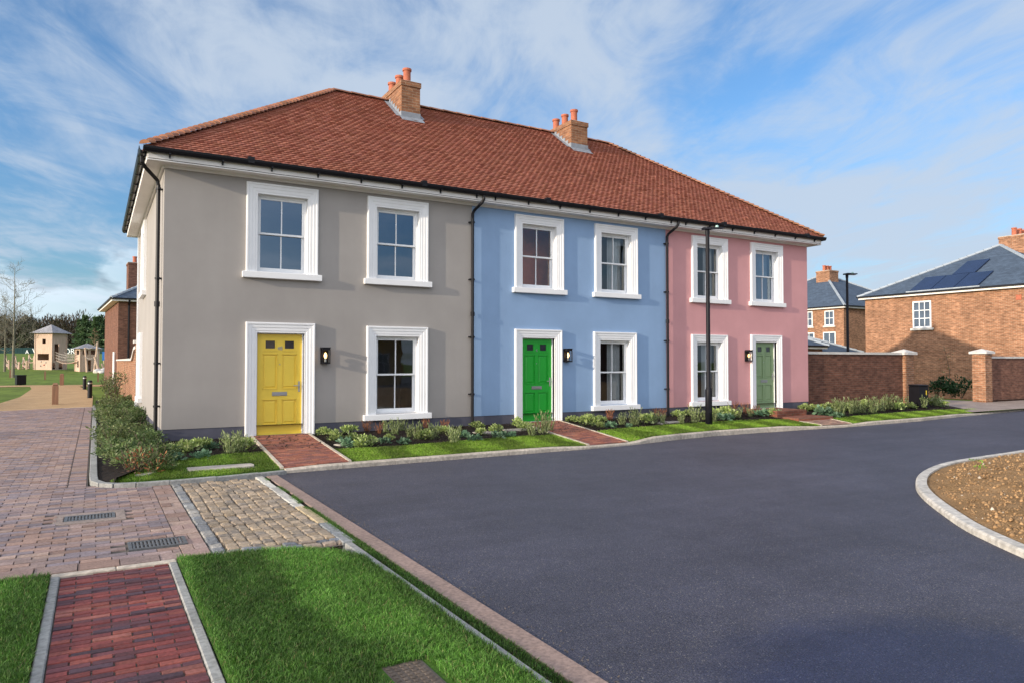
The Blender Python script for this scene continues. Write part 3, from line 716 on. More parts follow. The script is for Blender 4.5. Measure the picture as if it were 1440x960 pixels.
def panel_door(house, c, w, zb, zt, paint, y=.085, number=None, hside=1):
    o = MB(); a, b = c-w/2, c+w/2; H = zt-zb; t = .05
    s1, cx = .115*w/.87, c
    cols_ = [(a+.13*w, c-.06*w), (c+.06*w, b-.13*w)]
    rows = [(.105,.345),(.46,.80),(.855,.945)]
    holes = [(u0,u1,zb+H*r0,zb+H*r1) for u0,u1 in cols_ for r0,r1 in rows[:2]] + [(u0+.05*w,u1-.05*w,zb+H*.858,zb+H*.935) for u0,u1 in cols_]
    wall_mesh(o, 'x', y, a, b, zb, zt, holes, .016, -1)
    for h in holes[:4]:                                               # raised and fielded panels
        q = lambda i, d: [(h[0]+i,y+d,h[2]+i),(h[1]-i,y+d,h[2]+i),(h[1]-i,y+d,h[3]-i),(h[0]+i,y+d,h[3]-i)]
        v = q(0,.016)+q(.022,.016)+q(.045,.004)
        o.idx(v, [(4*r+i,4*r+(i+1)%4,4*r+4+(i+1)%4,4*r+4+i) for r in range(2) for i in range(4)]+[(8,9,10,11)])
        e = .012; o.box(h[0]-.01,y-.009,h[2]-.012,h[1]+.01,y-.001,h[2]); o.box(h[0]-.01,y-.009,h[3],h[1]+.01,y-.001,h[3]+.012); o.box(h[0]-.012,y-.009,h[2]-.011,h[0],y-.001,h[3]+.011); o.box(h[1],y-.009,h[2]-.011,h[1]+.012,y-.001,h[3]+.011)
    u0, u1 = cols_[0][0], cols_[1][1]
    for p0, p1 in cols_: o.box(p0,y-.012,zb+H*.83,p1,y-.001,zb+H*.842)
    o.box(a,y-.025,zb,b,y-.001,zb+.045)
    d = o.build('door', paint, house)
    for h in holes[4:]:
        g = MB(); g.box(h[0]-.001,y+.012,h[2]-.001,h[1]+.001,y+.014,h[3]+.001); g.build('door_pane', M['dglass'], d)
        f = MB(); e = .018; f.box(h[0]-e,y-.008,h[2]-e,h[1]+e,y-.001,h[2]); f.box(h[0]-e,y-.008,h[3],h[1]+e,y-.001,h[3]+e); f.box(h[0]-e,y-.008,h[2],h[0],y-.001,h[3]); f.box(h[1],y-.008,h[2],h[1]+e,y-.001,h[3]); f.build('pane_bead', paint, d)
    l = MB(); l.cbox(c-.15,y-.012,zb+H*.385,c+.15,y-.001,zb+H*.425,.004); l.cbox(c-.12,y-.018,zb+H*.392,c+.12,y-.012,zb+H*.418,.003); l.build('letter_plate', M['steel'], d)
    hx = c+hside*(w/2-.055); k = MB(); zc = zb+H*.475
    k.cbox(hx-.018,y-.012,zc-.11,hx+.018,y-.001,zc+.11,.004); k.tube([(hx,y-.01,zc+.02),(hx,y-.055,zc+.02),(hx-hside*.12,y-.058,zc+.02)],.011,8); k.build('handle', M['steel'], d, smooth=False)
    k = MB(); k.lathe([(.0,0),(.012,0),(.012,.006),(0,.008)],(0,0,0),10); k.xform(Matrix.Translation((c,y-.001,zb+H*.70)) @ Matrix.Rotation(rad(90),4,'X')); k.build('spyhole', M['steel'], d)
    if number:
        cu = bpy.data.curves.new('n', 'FONT'); cu.body = number; cu.size = .105; cu.extrude = .004; cu.align_x = 'CENTER'
        tmp = bpy.data.objects.new('n', cu); COL.objects.link(tmp); dg = bpy.context.evaluated_depsgraph_get()
        me = bpy.data.meshes.new_from_object(tmp.evaluated_get(dg)); bpy.data.objects.remove(tmp)
        me.materials.clear(); me.materials.append(M['steel'])
        n = bpy.data.objects.new('door_number', me); COL.objects.link(n); n.parent = d; n.location = (c,y-.006,zb+H*.845); n.rotation_euler = (rad(90),0,0)
    return d

def tiles(mb, o, e, L, split, keep_h=True, g=.112, w=.165, eave_extra=0):
    """plain tiles on a hipped slope: o eave corner, e eave direction; mb: function of x giving the builder"""
    up = Vector((0,0,1)); hz = up.cross(e).normalized()               # horizontal direction up the slope
    ang = math.atan(SL); s = (hz*math.cos(ang)+up*math.sin(ang)).normalized(); nrm = e.cross(s).normalized()
    half = DEP/2+EO; S = half/math.cos(ang); rows = int(S/g)
    for k in range(rows+1):
        t = k*g; hh = t*math.cos(ang)+g*.3; lo, hi = hh-.02, L-hh+.02
        n0 = int(lo/w)-1; j = n0
        while True:
            u0 = (j+.5*(k % 2))*w; u1 = u0+w-.004; j += 1
            if u0 > hi: break
            u0c, u1c = max(u0, lo), min(u1, hi)
            if u1c-u0c < .02: continue
            lift = .030+random.gauss(0,.004); tt = min(t+g*1.02, S); skew = random.gauss(0,.002)
            a = o+e*u0c+s*t+nrm*(lift+skew); b = o+e*u1c+s*t+nrm*(lift-skew); c = o+e*u1c+s*tt+nrm*.003; d = o+e*u0c+s*tt+nrm*.003
            a2 = o+e*u0c+s*t; b2 = o+e*u1c+s*t
            r = random.random(); gg = random.uniform(.93,1.07); col = (gg,gg*random.uniform(.96,1.04),gg*random.uniform(.95,1.05)) if r < .985 else (.85,.80,.84)
            cb = nrm*.009; m1, m2 = a.lerp(b,.3)+cb, a.lerp(b,.7)+cb; n1, n2 = d.lerp(c,.3)+cb, d.lerp(c,.7)+cb
            split((a+b)/2).idx([a,m1,m2,b,c,n2,n1,d,a2,b2], [(0,1,6,7),(1,2,5,6),(2,3,4,5),(8,9,3,2,1,0),(8,0,7),(9,4,3)], 0, col)

houses = {}
spec = [('grey_house','grey rendered end house with a bright yellow door', 0., 6.62, M['grey_render']),
        ('blue_house','pale blue rendered middle house with a green door', 6.62, 12.75, M['blue_render']),
        ('pink_house','pink rendered end house with a sage green door', 12.75, 18.85, M['pink_render'])]
# (centre, upper/lower, ...) measured openings
WW = 1.02; UP0, UP1, LO0, LO1 = 3.30, 4.905, .325, 2.045
wins = {'grey_house': [(2.22,'u'),(4.75,'u'),(4.75,'l')], 'blue_house': [(8.52,'u'),(10.97,'u'),(10.92,'l')], 'pink_house': [(14.45,'u'),(16.9,'u'),(14.42,'l')]}
doors = {'grey_house': (2.20,.90,-.01,2.045), 'blue_house': (8.49,.90,.0,2.045), 'pink_house': (16.85,.90,.06,2.06)}
roofs = {k[0]: MB() for k in spec}
def which(p): return roofs['grey_house'] if p.x < 6.62 else roofs['blue_house'] if p.x < 12.75 else roofs['pink_house']
x0, x1, y0, y1 = XL-EO, XR+EO, -EO, DEP+EO
tiles(None, Vector((x0,y0,EZ)), Vector((1,0,0)), x1-x0, which)
tiles(None, Vector((x0,y1,EZ)), Vector((0,-1,0)), y1-y0, which)
tiles(None, Vector((x1,y0,EZ)), Vector((0,1,0)), y1-y0, which)
RI = DEP/2+EO; RZ = EZ+RI*SL; ra, rb = Vector((x0+RI,DEP/2,RZ)), Vector((x1-RI,DEP/2,RZ))
for name, label, xa, xb, wm in spec:
    h = thing(name, label, 'house', (0,0,0)); houses[name] = h
    hol = [(c-WW/2, c+WW/2, UP0 if k == 'u' else LO0, UP1 if k == 'u' else LO1) for c, k in wins[name]]
    dc, dw, dz0, dz1 = doors[name]; hol.append((dc-dw/2-.03, dc+dw/2+.03, .19, dz1+.02))
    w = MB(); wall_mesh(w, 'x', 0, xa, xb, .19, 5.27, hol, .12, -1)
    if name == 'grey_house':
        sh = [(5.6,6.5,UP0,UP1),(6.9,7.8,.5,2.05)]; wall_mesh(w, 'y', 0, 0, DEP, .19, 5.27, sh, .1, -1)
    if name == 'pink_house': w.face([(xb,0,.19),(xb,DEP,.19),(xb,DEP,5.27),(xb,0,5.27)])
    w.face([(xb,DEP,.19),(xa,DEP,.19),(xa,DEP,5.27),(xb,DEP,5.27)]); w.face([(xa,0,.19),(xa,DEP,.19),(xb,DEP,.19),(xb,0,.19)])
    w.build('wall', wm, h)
    p = MB(); pl = .010
    for ua, ub in ((xa, dc-dw/2-.03), (dc+dw/2+.03, xb)): p.box(ua+(pl if ua == 0 else 0), pl, -.45, ub-(pl if ub == XR else 0), .2, .192)
    if name == 'grey_house': p.box(pl,.2,-.45,.2,DEP,.192)
    if name == 'pink_house': p.box(XR-.2,.2,-.45,XR-pl,DEP,.192)
    p.build('plinth', M['plinth'], h)
    # cornice: soffit and fascia
    s = MB(); fa, fb = (x0+.06 if xa == 0 else xa), (x1-.06 if xb == XR else xb)
    s.box(fa,-.318,5.24,fb,-.0005 if 0 else .02,5.262); s.box(fa,-.32,5.275,fb,-.30,5.43); s.box(max(fa,0),-.05,5.19,min(fb,XR),-.002,5.239); s.box(max(fa,0),-.075,5.215,min(fb,XR),-.052,5.239)
    if xa == 0: s.box(-.30,.02,5.24,0,DEP+.3,5.262); s.box(-.32,-.30,5.235,-.30,DEP+.3,5.43); s.box(-.05,-.0015,5.19,-.002,DEP,5.239)
    if xb == XR: s.box(XR,.02,5.24,XR+.3,DEP+.3,5.262); s.box(XR+.3,-.30,5.235,XR+.32,DEP+.3,5.43)
    s.build('soffit', M['cream'], h)
    # gutter: half-round channel with brackets
    g = MB(); prof = [(math.cos(a),math.sin(a)) for a in [PI+PI*i/8 for i in range(9)]]; rg = .072
    def run(a, b, out):
        a = Vector(a); b = Vector(b); v = []
        for q in (a, b):
            for sc in (1, .86):
                for cx, cz in prof: v.append(q+out*(cx*rg*sc)+Vector((0,0,cz*rg*sc*1.45)))
        n = len(prof)
        f = [(i, 2*n+i, 2*n+i+1, i+1) for i in range(n-1)] + [(n+i+1, 3*n+i+1, 3*n+i, n+i) for i in range(n-1)] + [(0,n,3*n,2*n),(n-1,3*n-1,4*n-1,2*n-1)] + [(i,i+1,n+i+1,n+i) for i in range(n-1)] + [(2*n+i+1,2*n+i,3*n+i,3*n+i+1) for i in range(n-1)]
        g.idx(v, f); L = (b-a).length; d = (b-a)/L; k = .45
        while k < L:
            c = a+d*k; g.beam(c-d*.016+Vector((0,0,-.10)), c+d*.016+Vector((0,0,-.10)), .085, .03); g.beam(c-d*.014-out*.045+Vector((0,0,-.115)), c+d*.014-out*.045+Vector((0,0,-.115)), .03, .10); k += .93
        for q in np.arange(1.9, L, 3.7): c = a+d*float(q); g.beam(c-d*.06+Vector((0,0,-.01)), c+d*.06+Vector((0,0,-.01)), .135, .125)
    gz = 5.468
    run((x0-.03 if xa == 0 else xa, -.385, gz), (x1+.03 if xb == XR else xb, -.385, gz), Vector((0,-1,0)))
    if xa == 0: run((-.385,DEP+.4,gz),(-.385,-.33,gz),Vector((-1,0,0)))
    if xb == XR: run((XR+.385,-.33,gz),(XR+.385,DEP+.4,gz),Vector((1,0,0)))
    g.build('gutter', M['black'], h)
    # roof: tiles on a deck, ridge and hip tiles
    dk = roofs[name]; pts = []
    def cut(q):                                                       # deck below the tiles
        return q
    e = -.012
    def zr(x, y): return EZ+e+SL*min(RI, x-x0, x1-x, y-y0, y1-y)
    if xa == 0:
        dk.face([(x0,y1,EZ+e),(x0,y0,EZ+e),(ra.x,ra.y,RZ+e)],1)
        dk.face([(x0,y0,EZ+e),(xb,y0,EZ+e),(xb,ra.y,RZ+e),(ra.x,ra.y,RZ+e)],1); dk.face([(xb,y1,EZ+e),(x0,y1,EZ+e),(ra.x,ra.y,RZ+e),(xb,ra.y,RZ+e)],1)
    elif xb == XR:
        dk.face([(x1,y0,EZ+e),(x1,y1,EZ+e),(rb.x,rb.y,RZ+e)],1)
        dk.face([(xa,y0,EZ+e),(x1,y0,EZ+e),(rb.x,rb.y,RZ+e),(xa,ra.y,RZ+e)],1); dk.face([(x1,y1,EZ+e),(xa,y1,EZ+e),(xa,ra.y,RZ+e),(rb.x,rb.y,RZ+e)],1)
    else:
        dk.face([(xa,y0,EZ+e),(xb,y0,EZ+e),(xb,ra.y,RZ+e),(xa,ra.y,RZ+e)],1); dk.face([(xb,y1,EZ+e),(xa,y1,EZ+e),(xa,ra.y,RZ+e),(xb,ra.y,RZ+e)],1)
    rf = dk.build('roof', [M['tile'], M['deck']], h)
    rt = MB()
    def caps(a, b, r=.105, L=.30, bon=False):
        d = (b-a); n = int(d.length/L); d = d/n
        side = d.cross(Vector((0,0,1))).normalized(); upv = side.cross(d).normalized()
        for k in range(n):
            p, q = a+d*k, a+d*(k+1.03); v = []; lift = .03 if bon else .012; rr = random.uniform(.96,1.04)
            for c, z in ((p,lift),(q,0)):
                for i in range(7):
                    an = PI*(.06+.88*i/6); v.append(c+side*math.cos(an)*r*(1.05 if c is p else .95)*rr+upv*(math.sin(an)*r*.75+z-.03))
            gg = random.uniform(.8,1.2); rt.idx(v, [(i,i+1,8+i,7+i) for i in range(6)]+[(6,5,4,3,2,1,0)], 0, (gg,gg,gg*random.uniform(.85,1.1)))
    A, B = Vector((max(xa,ra.x),ra.y,RZ+.03)), Vector((min(xb,rb.x),ra.y,RZ+.03)); caps(A,B,.115,.42)
    if xa == 0: caps(Vector((x0,y0,EZ+.04)),ra+Vector((0,0,.02)),.12,.17,True); caps(Vector((x0,y1,EZ+.04)),ra+Vector((0,0,.02)),.12,.17,True)
    if xb == XR: caps(Vector((x1,y0,EZ+.04)),rb+Vector((0,0,.02)),.12,.17,True); caps(Vector((x1,y1,EZ+.04)),rb+Vector((0,0,.02)),.12,.17,True)
    rt.build('ridge_tile', M['ridge_tile'], rf)
    # door
    panel_door(h, dc, dw, dz0, dz1, {'grey_house':M['yellow'],'blue_house':M['green'],'pink_house':M['sage']}[name], number={'grey_house':'48','blue_house':'4','pink_house':None}[name])
    fr = MB(); a, b = dc-dw/2-.03, dc+dw/2+.03
    fr.box(a,.06,-.1,a+.028,.16,dz1+.018); fr.box(b-.028,.06,-.1,b,.16,dz1+.018); fr.box(a+.028,.06,dz1+.001,b-.028,.16,dz1+.018)
    fr.build('door_frame', M['upvc'], h)
    s = MB(); surround(s, dc, dw+.06, -.12, dz1+.02, [(0,-.12)]+PROFILE[1:]); s.build('door_surround', M['white'], h)
    s = MB(); s.cbox(a,-.05,-.30,b,.18,dz0-.002,.006); s.build('door_sill', M['grey_edge'], h)

G, B_, P_ = houses['grey_house'], houses['blue_house'], houses['pink_house']
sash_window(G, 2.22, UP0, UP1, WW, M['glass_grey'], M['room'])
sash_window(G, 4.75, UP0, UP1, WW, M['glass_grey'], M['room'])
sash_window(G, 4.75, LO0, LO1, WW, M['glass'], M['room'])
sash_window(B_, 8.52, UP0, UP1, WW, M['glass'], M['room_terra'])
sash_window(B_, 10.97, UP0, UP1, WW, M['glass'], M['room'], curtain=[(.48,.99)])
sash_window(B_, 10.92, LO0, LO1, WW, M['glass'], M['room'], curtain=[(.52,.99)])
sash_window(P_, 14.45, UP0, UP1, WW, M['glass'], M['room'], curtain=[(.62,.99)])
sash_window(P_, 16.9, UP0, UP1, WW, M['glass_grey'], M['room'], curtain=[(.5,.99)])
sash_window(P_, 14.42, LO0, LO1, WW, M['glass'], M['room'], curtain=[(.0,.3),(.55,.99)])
# side windows of the grey house, turned to face -x
for c, za, zb, w in ((6.05,UP0,UP1,.9),(7.35,.5,2.05,.9)):
    f = sash_window(G, 0, za, zb, w, M['glass_grey'], None, blind=1.0); f.rotation_euler = (0,0,rad(-90)); f.location = (0,c,0)
q = MB(); q.cbox(-.04,DEP-.22,.0,.0-.002,DEP+.0,5.2,.004); q.cbox(-.07,DEP-.26,-.1,-.003,DEP+.02,.30,.006); q.build('corner_pilaster', M['white'], G)
# chimneys on the party walls
for h, cx, w, ya, yb, zt in ((G,6.475,.56,3.5,5.28,9.38),(B_,12.30,.64,3.5,5.15,9.24)):
    c = MB(); c.box(cx-w/2,ya,7.6,cx+w/2,yb,zt-.17); c.box(cx-w/2-.025,ya-.025,zt-.17,cx+w/2+.025,yb+.025,zt-.03)
    ch = c.build('chimney', M['stack_brick'], h)
    m = MB(); v = [(cx-w/2-.02,ya-.02,zt-.029),(cx+w/2+.02,ya-.02,zt-.029),(cx+w/2+.02,yb+.02,zt-.029),(cx-w/2-.02,yb+.02,zt-.029),(cx-.12,ya+.15,zt+.05),(cx+.12,ya+.15,zt+.05),(cx+.12,yb-.15,zt+.05),(cx-.12,yb-.15,zt+.05)]
    m.idx(v, [(4,5,6,7),(0,1,5,4),(1,2,6,5),(2,3,7,6),(3,0,4,7)]); m.build('mortar_cap', M['mortar'], ch)
    for k in range(3):
        p = MB(); y = lerp(ya+.3,yb-.3,k/2); p.lathe([(.115,0),(.12,.02),(.105,.05),(.105,.36),(.13,.37),(.13,.43),(.10,.435),(.09,.30)],(cx,y,zt),16); p.build('chimney_pot', M['pot'], ch, smooth=False)
    f = MB(); zf = lambda y: EZ+SL*(y+EO)
    e = .02; f.face([(cx-w/2-.06,ya-.22,zf(ya-.22)+.04),(cx+w/2+.06,ya-.22,zf(ya-.22)+.04),(cx+w/2+.06,ya-e/2,zf(ya)+.05),(cx-w/2-.06,ya-e/2,zf(ya)+.05)])
    f.box(cx-w/2-.012,ya-.012,zf(ya)-.1,cx+w/2+.012,ya-.002,zf(ya)+.19)
    for sx in (-1,1):
        X = cx+sx*(w/2+.012); ys = [lerp(ya,4.5,i/6) for i in range(7)]
        for a, b in zip(ys, ys[1:]): f.face([(X,a,zf(a)-.1),(X,b-.003,zf(b)-.1),(X,b-.003,zf(a)+.20),(X,a,zf(a)+.20)]); f.face([(X,a,zf(a)+.045),(X+sx*.14,a,zf(a)+.045),(X+sx*.14,b,zf(b)+.045),(X,b,zf(b)+.045)])
    f.build('flashing', M['lead'], ch)
# downpipes
def downpipe(house, pts, brackets, into, r=.036):
    m = MB(); m.tube(pts, r, 10)
    for b in brackets: m.lathe([(r+.012,-.02),(r+.012,.02)], b, 10); m.beam(b, Vector(b)+Vector(into)*.1, .03, .035); 
    m.lathe([(r+.014,-.05),(r+.014,.05)], pts[-2], 10)
    return m.build('downpipe', M['black'], house)
for h, x in ((G,6.60),(B_,12.74)):
    downpipe(h, [(x+.14,-.385,5.40),(x+.14,-.38,5.30),(x+.12,-.33,5.22),(x+.02,-.10,5.05),(x,-.075,4.98),(x,-.075,2.6),(x,-.075,-.06)], [(x,-.075,z) for z in (4.78,3.42,2.06,.72)], (0,1,0))
    for z in (4.78,3.42,2.06,.72): m = MB(); m.beam((x-.075,-.06,z),(x+.055,-.06,z),.05,.03); m.beam((x-.065,-.06,z),(x-.065,-.0,z),.03,.03); m.build('pipe_bracket', M['black'], h)
downpipe(G, [(-.385,.05,5.40),(-.385,.07,5.28),(-.33,.14,5.20),(-.10,.36,5.02),(-.075,.38,4.92),(-.075,.38,2.6),(-.075,.38,-.16)], [(-.075,.38,z) for z in (4.85,3.1,1.45,.62)], (1,0,0))
for z in (4.85,3.1,1.45,.62): m = MB(); m.beam((-.06,.26,z),(-.06,.50,z),.05,.03); m.build('pipe_bracket', M['black'], G)
# wall lanterns beside the doors
def lantern(x, z, label):
    t = thing('wall_lantern', label, 'wall lamp', (x,0,z), 0, None)
    b = MB(); b.cbox(-.085,-.02,-.165,.085,-.001,.165,.004); b.build('back_plate', M['black'], t)
    c = MB(); y0, y1, w = -.17, -.02, .085; e = .016
    for sx in (-1,1):
        c.box(sx*w-(e if sx > 0 else 0), y0, -.165, sx*w+(0 if sx > 0 else e), y0+e, .165); c.box(sx*w-(e if sx > 0 else 0), y1-e, -.165, sx*w+(0 if sx > 0 else e), y1-.0005, .165)
    c.box(-w+e,y0,.12,w-e,y1-e,.165); c.box(-w-.01,y0-.01,.166,w+.01,y1-.001,.18); c.box(-w+e,y0,-.165,w-e,y1-e,-.135)
    c.build('cage', M['black'], t)
    u = MB(); u.lathe([(.012,-.13),(.022,-.125),(.022,-.06),(.018,-.055)],(0,-.095,0),10); u.build('bulb_holder', M['steel'], t)
    u = MB(); u.lathe([(.012,-.054),(.030,-.02),(.034,.01),(.024,.05),(.008,.075)],(0,-.095,0),12); u.build('bulb', M['bulb'], t, smooth=True)
    g = MB(); g.face([(-w+e,y0+.006,-.135),(w-e,y0+.006,-.135),(w-e,y0+.006,.12),(-w+e,y0+.006,.12)]); g.build('lantern_glass', M['glass'], t)
lantern(3.10,1.605,'lit black lantern on the grey wall beside the yellow door')
lantern(9.33,1.635,'lit black lantern on the blue wall beside the green door')
lantern(15.99,1.65,'lit black lantern on the pink wall beside the sage green door')
# ------------------------------------------------------------------ other buildings
def window_set(house, base, ax, wins, cols=2, rows=2):
    """casement or sash windows on a wall: base point, ax = horizontal direction along the wall (outward normal to its right side)"""
    ax = Vector(ax).normalized(); out = Vector((ax.y,-ax.x,0)); b = Vector(base)
    for (u0,u1,z0,z1,nc,nr,sill) in wins:
        def bx(m, ua, ub, za, zb, d0, d1):
            p = [b+ax*ua+out*d0,b+ax*ub+out*d0,b+ax*ub+out*d1,b+ax*ua+out*d1]
            m.idx([(q.x,q.y,za) for q in p]+[(q.x,q.y,zb) for q in p], [(0,3,2,1),(4,5,6,7),(0,1,5,4),(1,2,6,5),(2,3,7,6),(3,0,4,7)])
        m = MB(); f = .075; bx(m,u0,u0+f,z0,z1,-.03,.045); bx(m,u1-f,u1,z0,z1,-.03,.045); bx(m,u0+f,u1-f,z1-f,z1,-.03,.045); bx(m,u0+f,u1-f,z0,z0+f,-.03,.045)
        for k in range(1,nc): x = lerp(u0+f,u1-f,k/nc); bx(m,x-.02,x+.02,z0+f,z1-f,-.01,.03)
        for k in range(1,nr): z = lerp(z0+f,z1-f,k/nr); bx(m,u0+f,u1-f,z-.022,z+.022,-.012,.034)
        w = m.build('window', M['upvc'], house)
        m = MB(); bx(m,u0+f,u1-f,z0+f,z1-f,.004,.008); m.build('pane', M['farglass'], w)
        if sill: m = MB(); bx(m,u0-.12,u1+.12,z0-.13,z0-.004,-.02,.10); m.build('sill', M['stone'], w)
M['farglass'] = pmat('far_window_glass', (.05,.075,.11), .08, .4, .9, spec=.9)

def hip_house(name, label, x0, y0, x1, y1, ez, pitch, brick, loc=(0,0,0), rz=0, z0=-.6, ov=.32, group=None, roofm=None, soff=True, cat='house'):
    h = thing(name, label, cat, loc, rz, group)
    w = MB(); w.box(x0,y0,z0,x1,y1,ez-.02); w.build('wall', brick, h)
    ex0, ey0, ex1, ey1 = x0-ov, y0-ov, x1+ov, y1+ov; r = MB(); lw, ld = ex1-ex0, ey1-ey0; i = min(lw,ld)/2; rz_ = ez+i*pitch
    if lw >= ld: A, B = (ex0+i,ey0+i,rz_), (ex1-i,ey0+i,rz_)
    else: A, B = (ex0+i,ey0+i,rz_), (ex0+i,ey1-i,rz_)
    c = [(ex0,ey0,ez),(ex1,ey0,ez),(ex1,ey1,ez),(ex0,ey1,ez)]
    if lw >= ld: r.face([c[3],c[0],A]); r.face([c[0],c[1],B,A]); r.face([c[1],c[2],B]); r.face([c[2],c[3],A,B])
    else: r.face([c[0],c[1],A]); r.face([c[1],c[2],B,A]); r.face([c[2],c[3],B]); r.face([c[3],c[0],A,B])
    rf = r.build('roof', roofm or M['slate'], h)
    hp = MB()
    for a, b in ((c[0],A),(c[1],A if lw < ld else B),(c[2],B),(c[3],A if lw >= ld else B),(A,B)):
        a = Vector(a); b = Vector(b)
        if (a-b).length > .1:
            n = max(2, int((b-a).length/.45))
            for k in range(n): hp.tube([a+(b-a)*(k/n)+Vector((0,0,.015)), a+(b-a)*((k+.99)/n)+Vector((0,0,.0))], [.11,.095], 6)
    hp.build('hip_roll', M['hip_lead'], rf)
    s = MB(); s.box(ex0+.05,ey0+.05,ez-.16,ex1-.05,ey1-.05,ez-.03); s.build('soffit', M['cream'], h)
    g = MB()
    for a, b in zip(c, c[1:]+c[:1]): g.beam(Vector(a)+Vector((0,0,-.01)), Vector(b)+Vector((0,0,-.01)), .11, .09)
    g.build('gutter', M['black'], h)
    return h, rz_
def stack(h, x0, y0, x1, y1, zb, zt, brick, pots, axis='x'):
    c = MB(); c.box(x0,y0,zb,x1,y1,zt-.12); c.box(x0-.03,y0-.03,zt-.12,x1+.03,y1+.03,zt); o = c.build('chimney', brick, h)
    m = MB(); m.box(x0-.02,y0-.02,zt+.002,x1+.02,y1+.02,zt+.04); m.build('mortar_cap', M['mortar'], o)
    for k in range(pots):
        t = (k+.5)/pots; x, y = (lerp(x0,x1,t),(y0+y1)/2) if axis == 'x' else ((x0+x1)/2,lerp(y0,y1,t))
        p = MB(); p.lathe([(.13,0),(.12,.40),(.145,.41),(.145,.47),(.10,.475),(.09,.35)],(x,y,zt+.03),12); p.build('chimney_pot', M['pot'], o)
    f = MB(); f.box(x0-.06,y0-.06,zb,x1+.06,y1+.06,zb+.001); return o

# neighbour beyond the garden wall, its flank lit by the sun
nb, nrz = hip_house('brick_house', 'orange brick house with solar panels on its slate roof', 40, 1.4, 55, 11.85, 5.40, .53, M['brick_orange'])
window_set(nb, (40,11.85,0), (0,-1,0), [(2.98,4.04,3.38,4.92,3,3,True)])
stack(nb, 45.2,5.3,47.0,6.7,7.6,8.80, M['brick_orange'], 3)
v = MB(); v.cbox(-.012,-.13,4.62,.0,.13,4.88,.004); v.xform(Matrix.Translation((39.988,3.35,0))); v.build('air_brick', M['pot'], nb)
p = MB()
def panel(ya, yb, t0, t1):
    """one panel lying on the hip slope, t along the slope in plan"""
    q = MB(); sl = .53; n = Vector((-sl,0,1)).normalized()
    P = lambda t, y, d: Vector((39.68+t, y, 5.40+sl*t))+n*d
    q.idx([P(t0,ya,.03),P(t1,ya,.03),P(t1,yb,.03),P(t0,yb,.03),P(t0,ya,.09),P(t1,ya,.09),P(t1,yb,.09),P(t0,yb,.09)], [(0,1,2,3),(7,6,5,4),(0,4,5,1),(1,5,6,2),(2,6,7,3),(3,7,4,0)])
    o = q.build('solar_panel', M['solar'], nb)
for ya, yb, t0, t1 in ((8.93,7.72,.12,1.80),(7.68,6.47,.12,1.80),(6.43,5.22,.12,1.80),(7.42,6.21,1.84,3.52)): panel(ya, yb, t0, t1)
q = MB(); q.beam((39.74,9.1,5.48),(39.74,5.1,5.48),.1,.07); q.build('panel_rail', M['hip_lead'], nb)
# far brick house between the pink house and the neighbour
fh, frz = hip_house('brick_house', 'brick house with a slate hip roof seen between the pink house and the solar panels', 48.8, 19.4, 60, 31, 5.72, .56, M['brick_orange'])
window_set(fh, (48.8,31,0), (0,-1,0), [(9.95,10.78,4.25,5.42,2,2,True),(8.0,8.85,4.25,5.45,2,2,True),(9.8,10.9,2.3,3.75,2,1,False),(8.0,9.0,2.3,3.75,2,1,False),(5,5.9,4.25,5.45,2,2,True)])
window_set(fh, (48.8,19.4,0), (1,0,0), [(3.75,4.75,3.4,5.2,2,2,True)])
stack(fh, 53.0,23.6,54.2,24.9,7.2,9.2, M['brick_orange'], 3)
# low garages behind the garden wall
g1, _ = hip_house('garage', 'small low slate roofed garage right behind the garden wall by the pink house', 30.2, 11.9, 35.9, 17, 2.36, .5, M['brick_dark'], ov=.25, cat='garage')
g2, _ = hip_house('garage', 'wider low slate roof of a garage in front of the far brick house', 36.6, 14.6, 43.2, 21, 2.05, .42, M['brick_dark'], ov=.3, cat='garage')
# brick house at the back, beyond the side bed
bh, _ = hip_house('brick_house', 'dark brick house with one tall chimney behind the playground path', 0, 0, 10.5, 11, 5.18, .55, M['brick_dark'], loc=(.05,33.4,0), rz=rad(3), ov=.42)
stack(bh, .9,4.6,1.75,5.9,5.5,7.95, M['brick_dark'], 1, 'y')
q = MB(); q.tube([(.55,-.42,5.1),(.55,-.38,4.98),(.55,-.09,4.78),(.55,-.09,-.3)],.055,8); q.build('downpipe', M['black'], bh)
q = MB(); q.tube([(-.10,1.2,2.05),(-.10,1.2,-.3)],.075,8); q.build('waste_pipe', M['white'], bh)

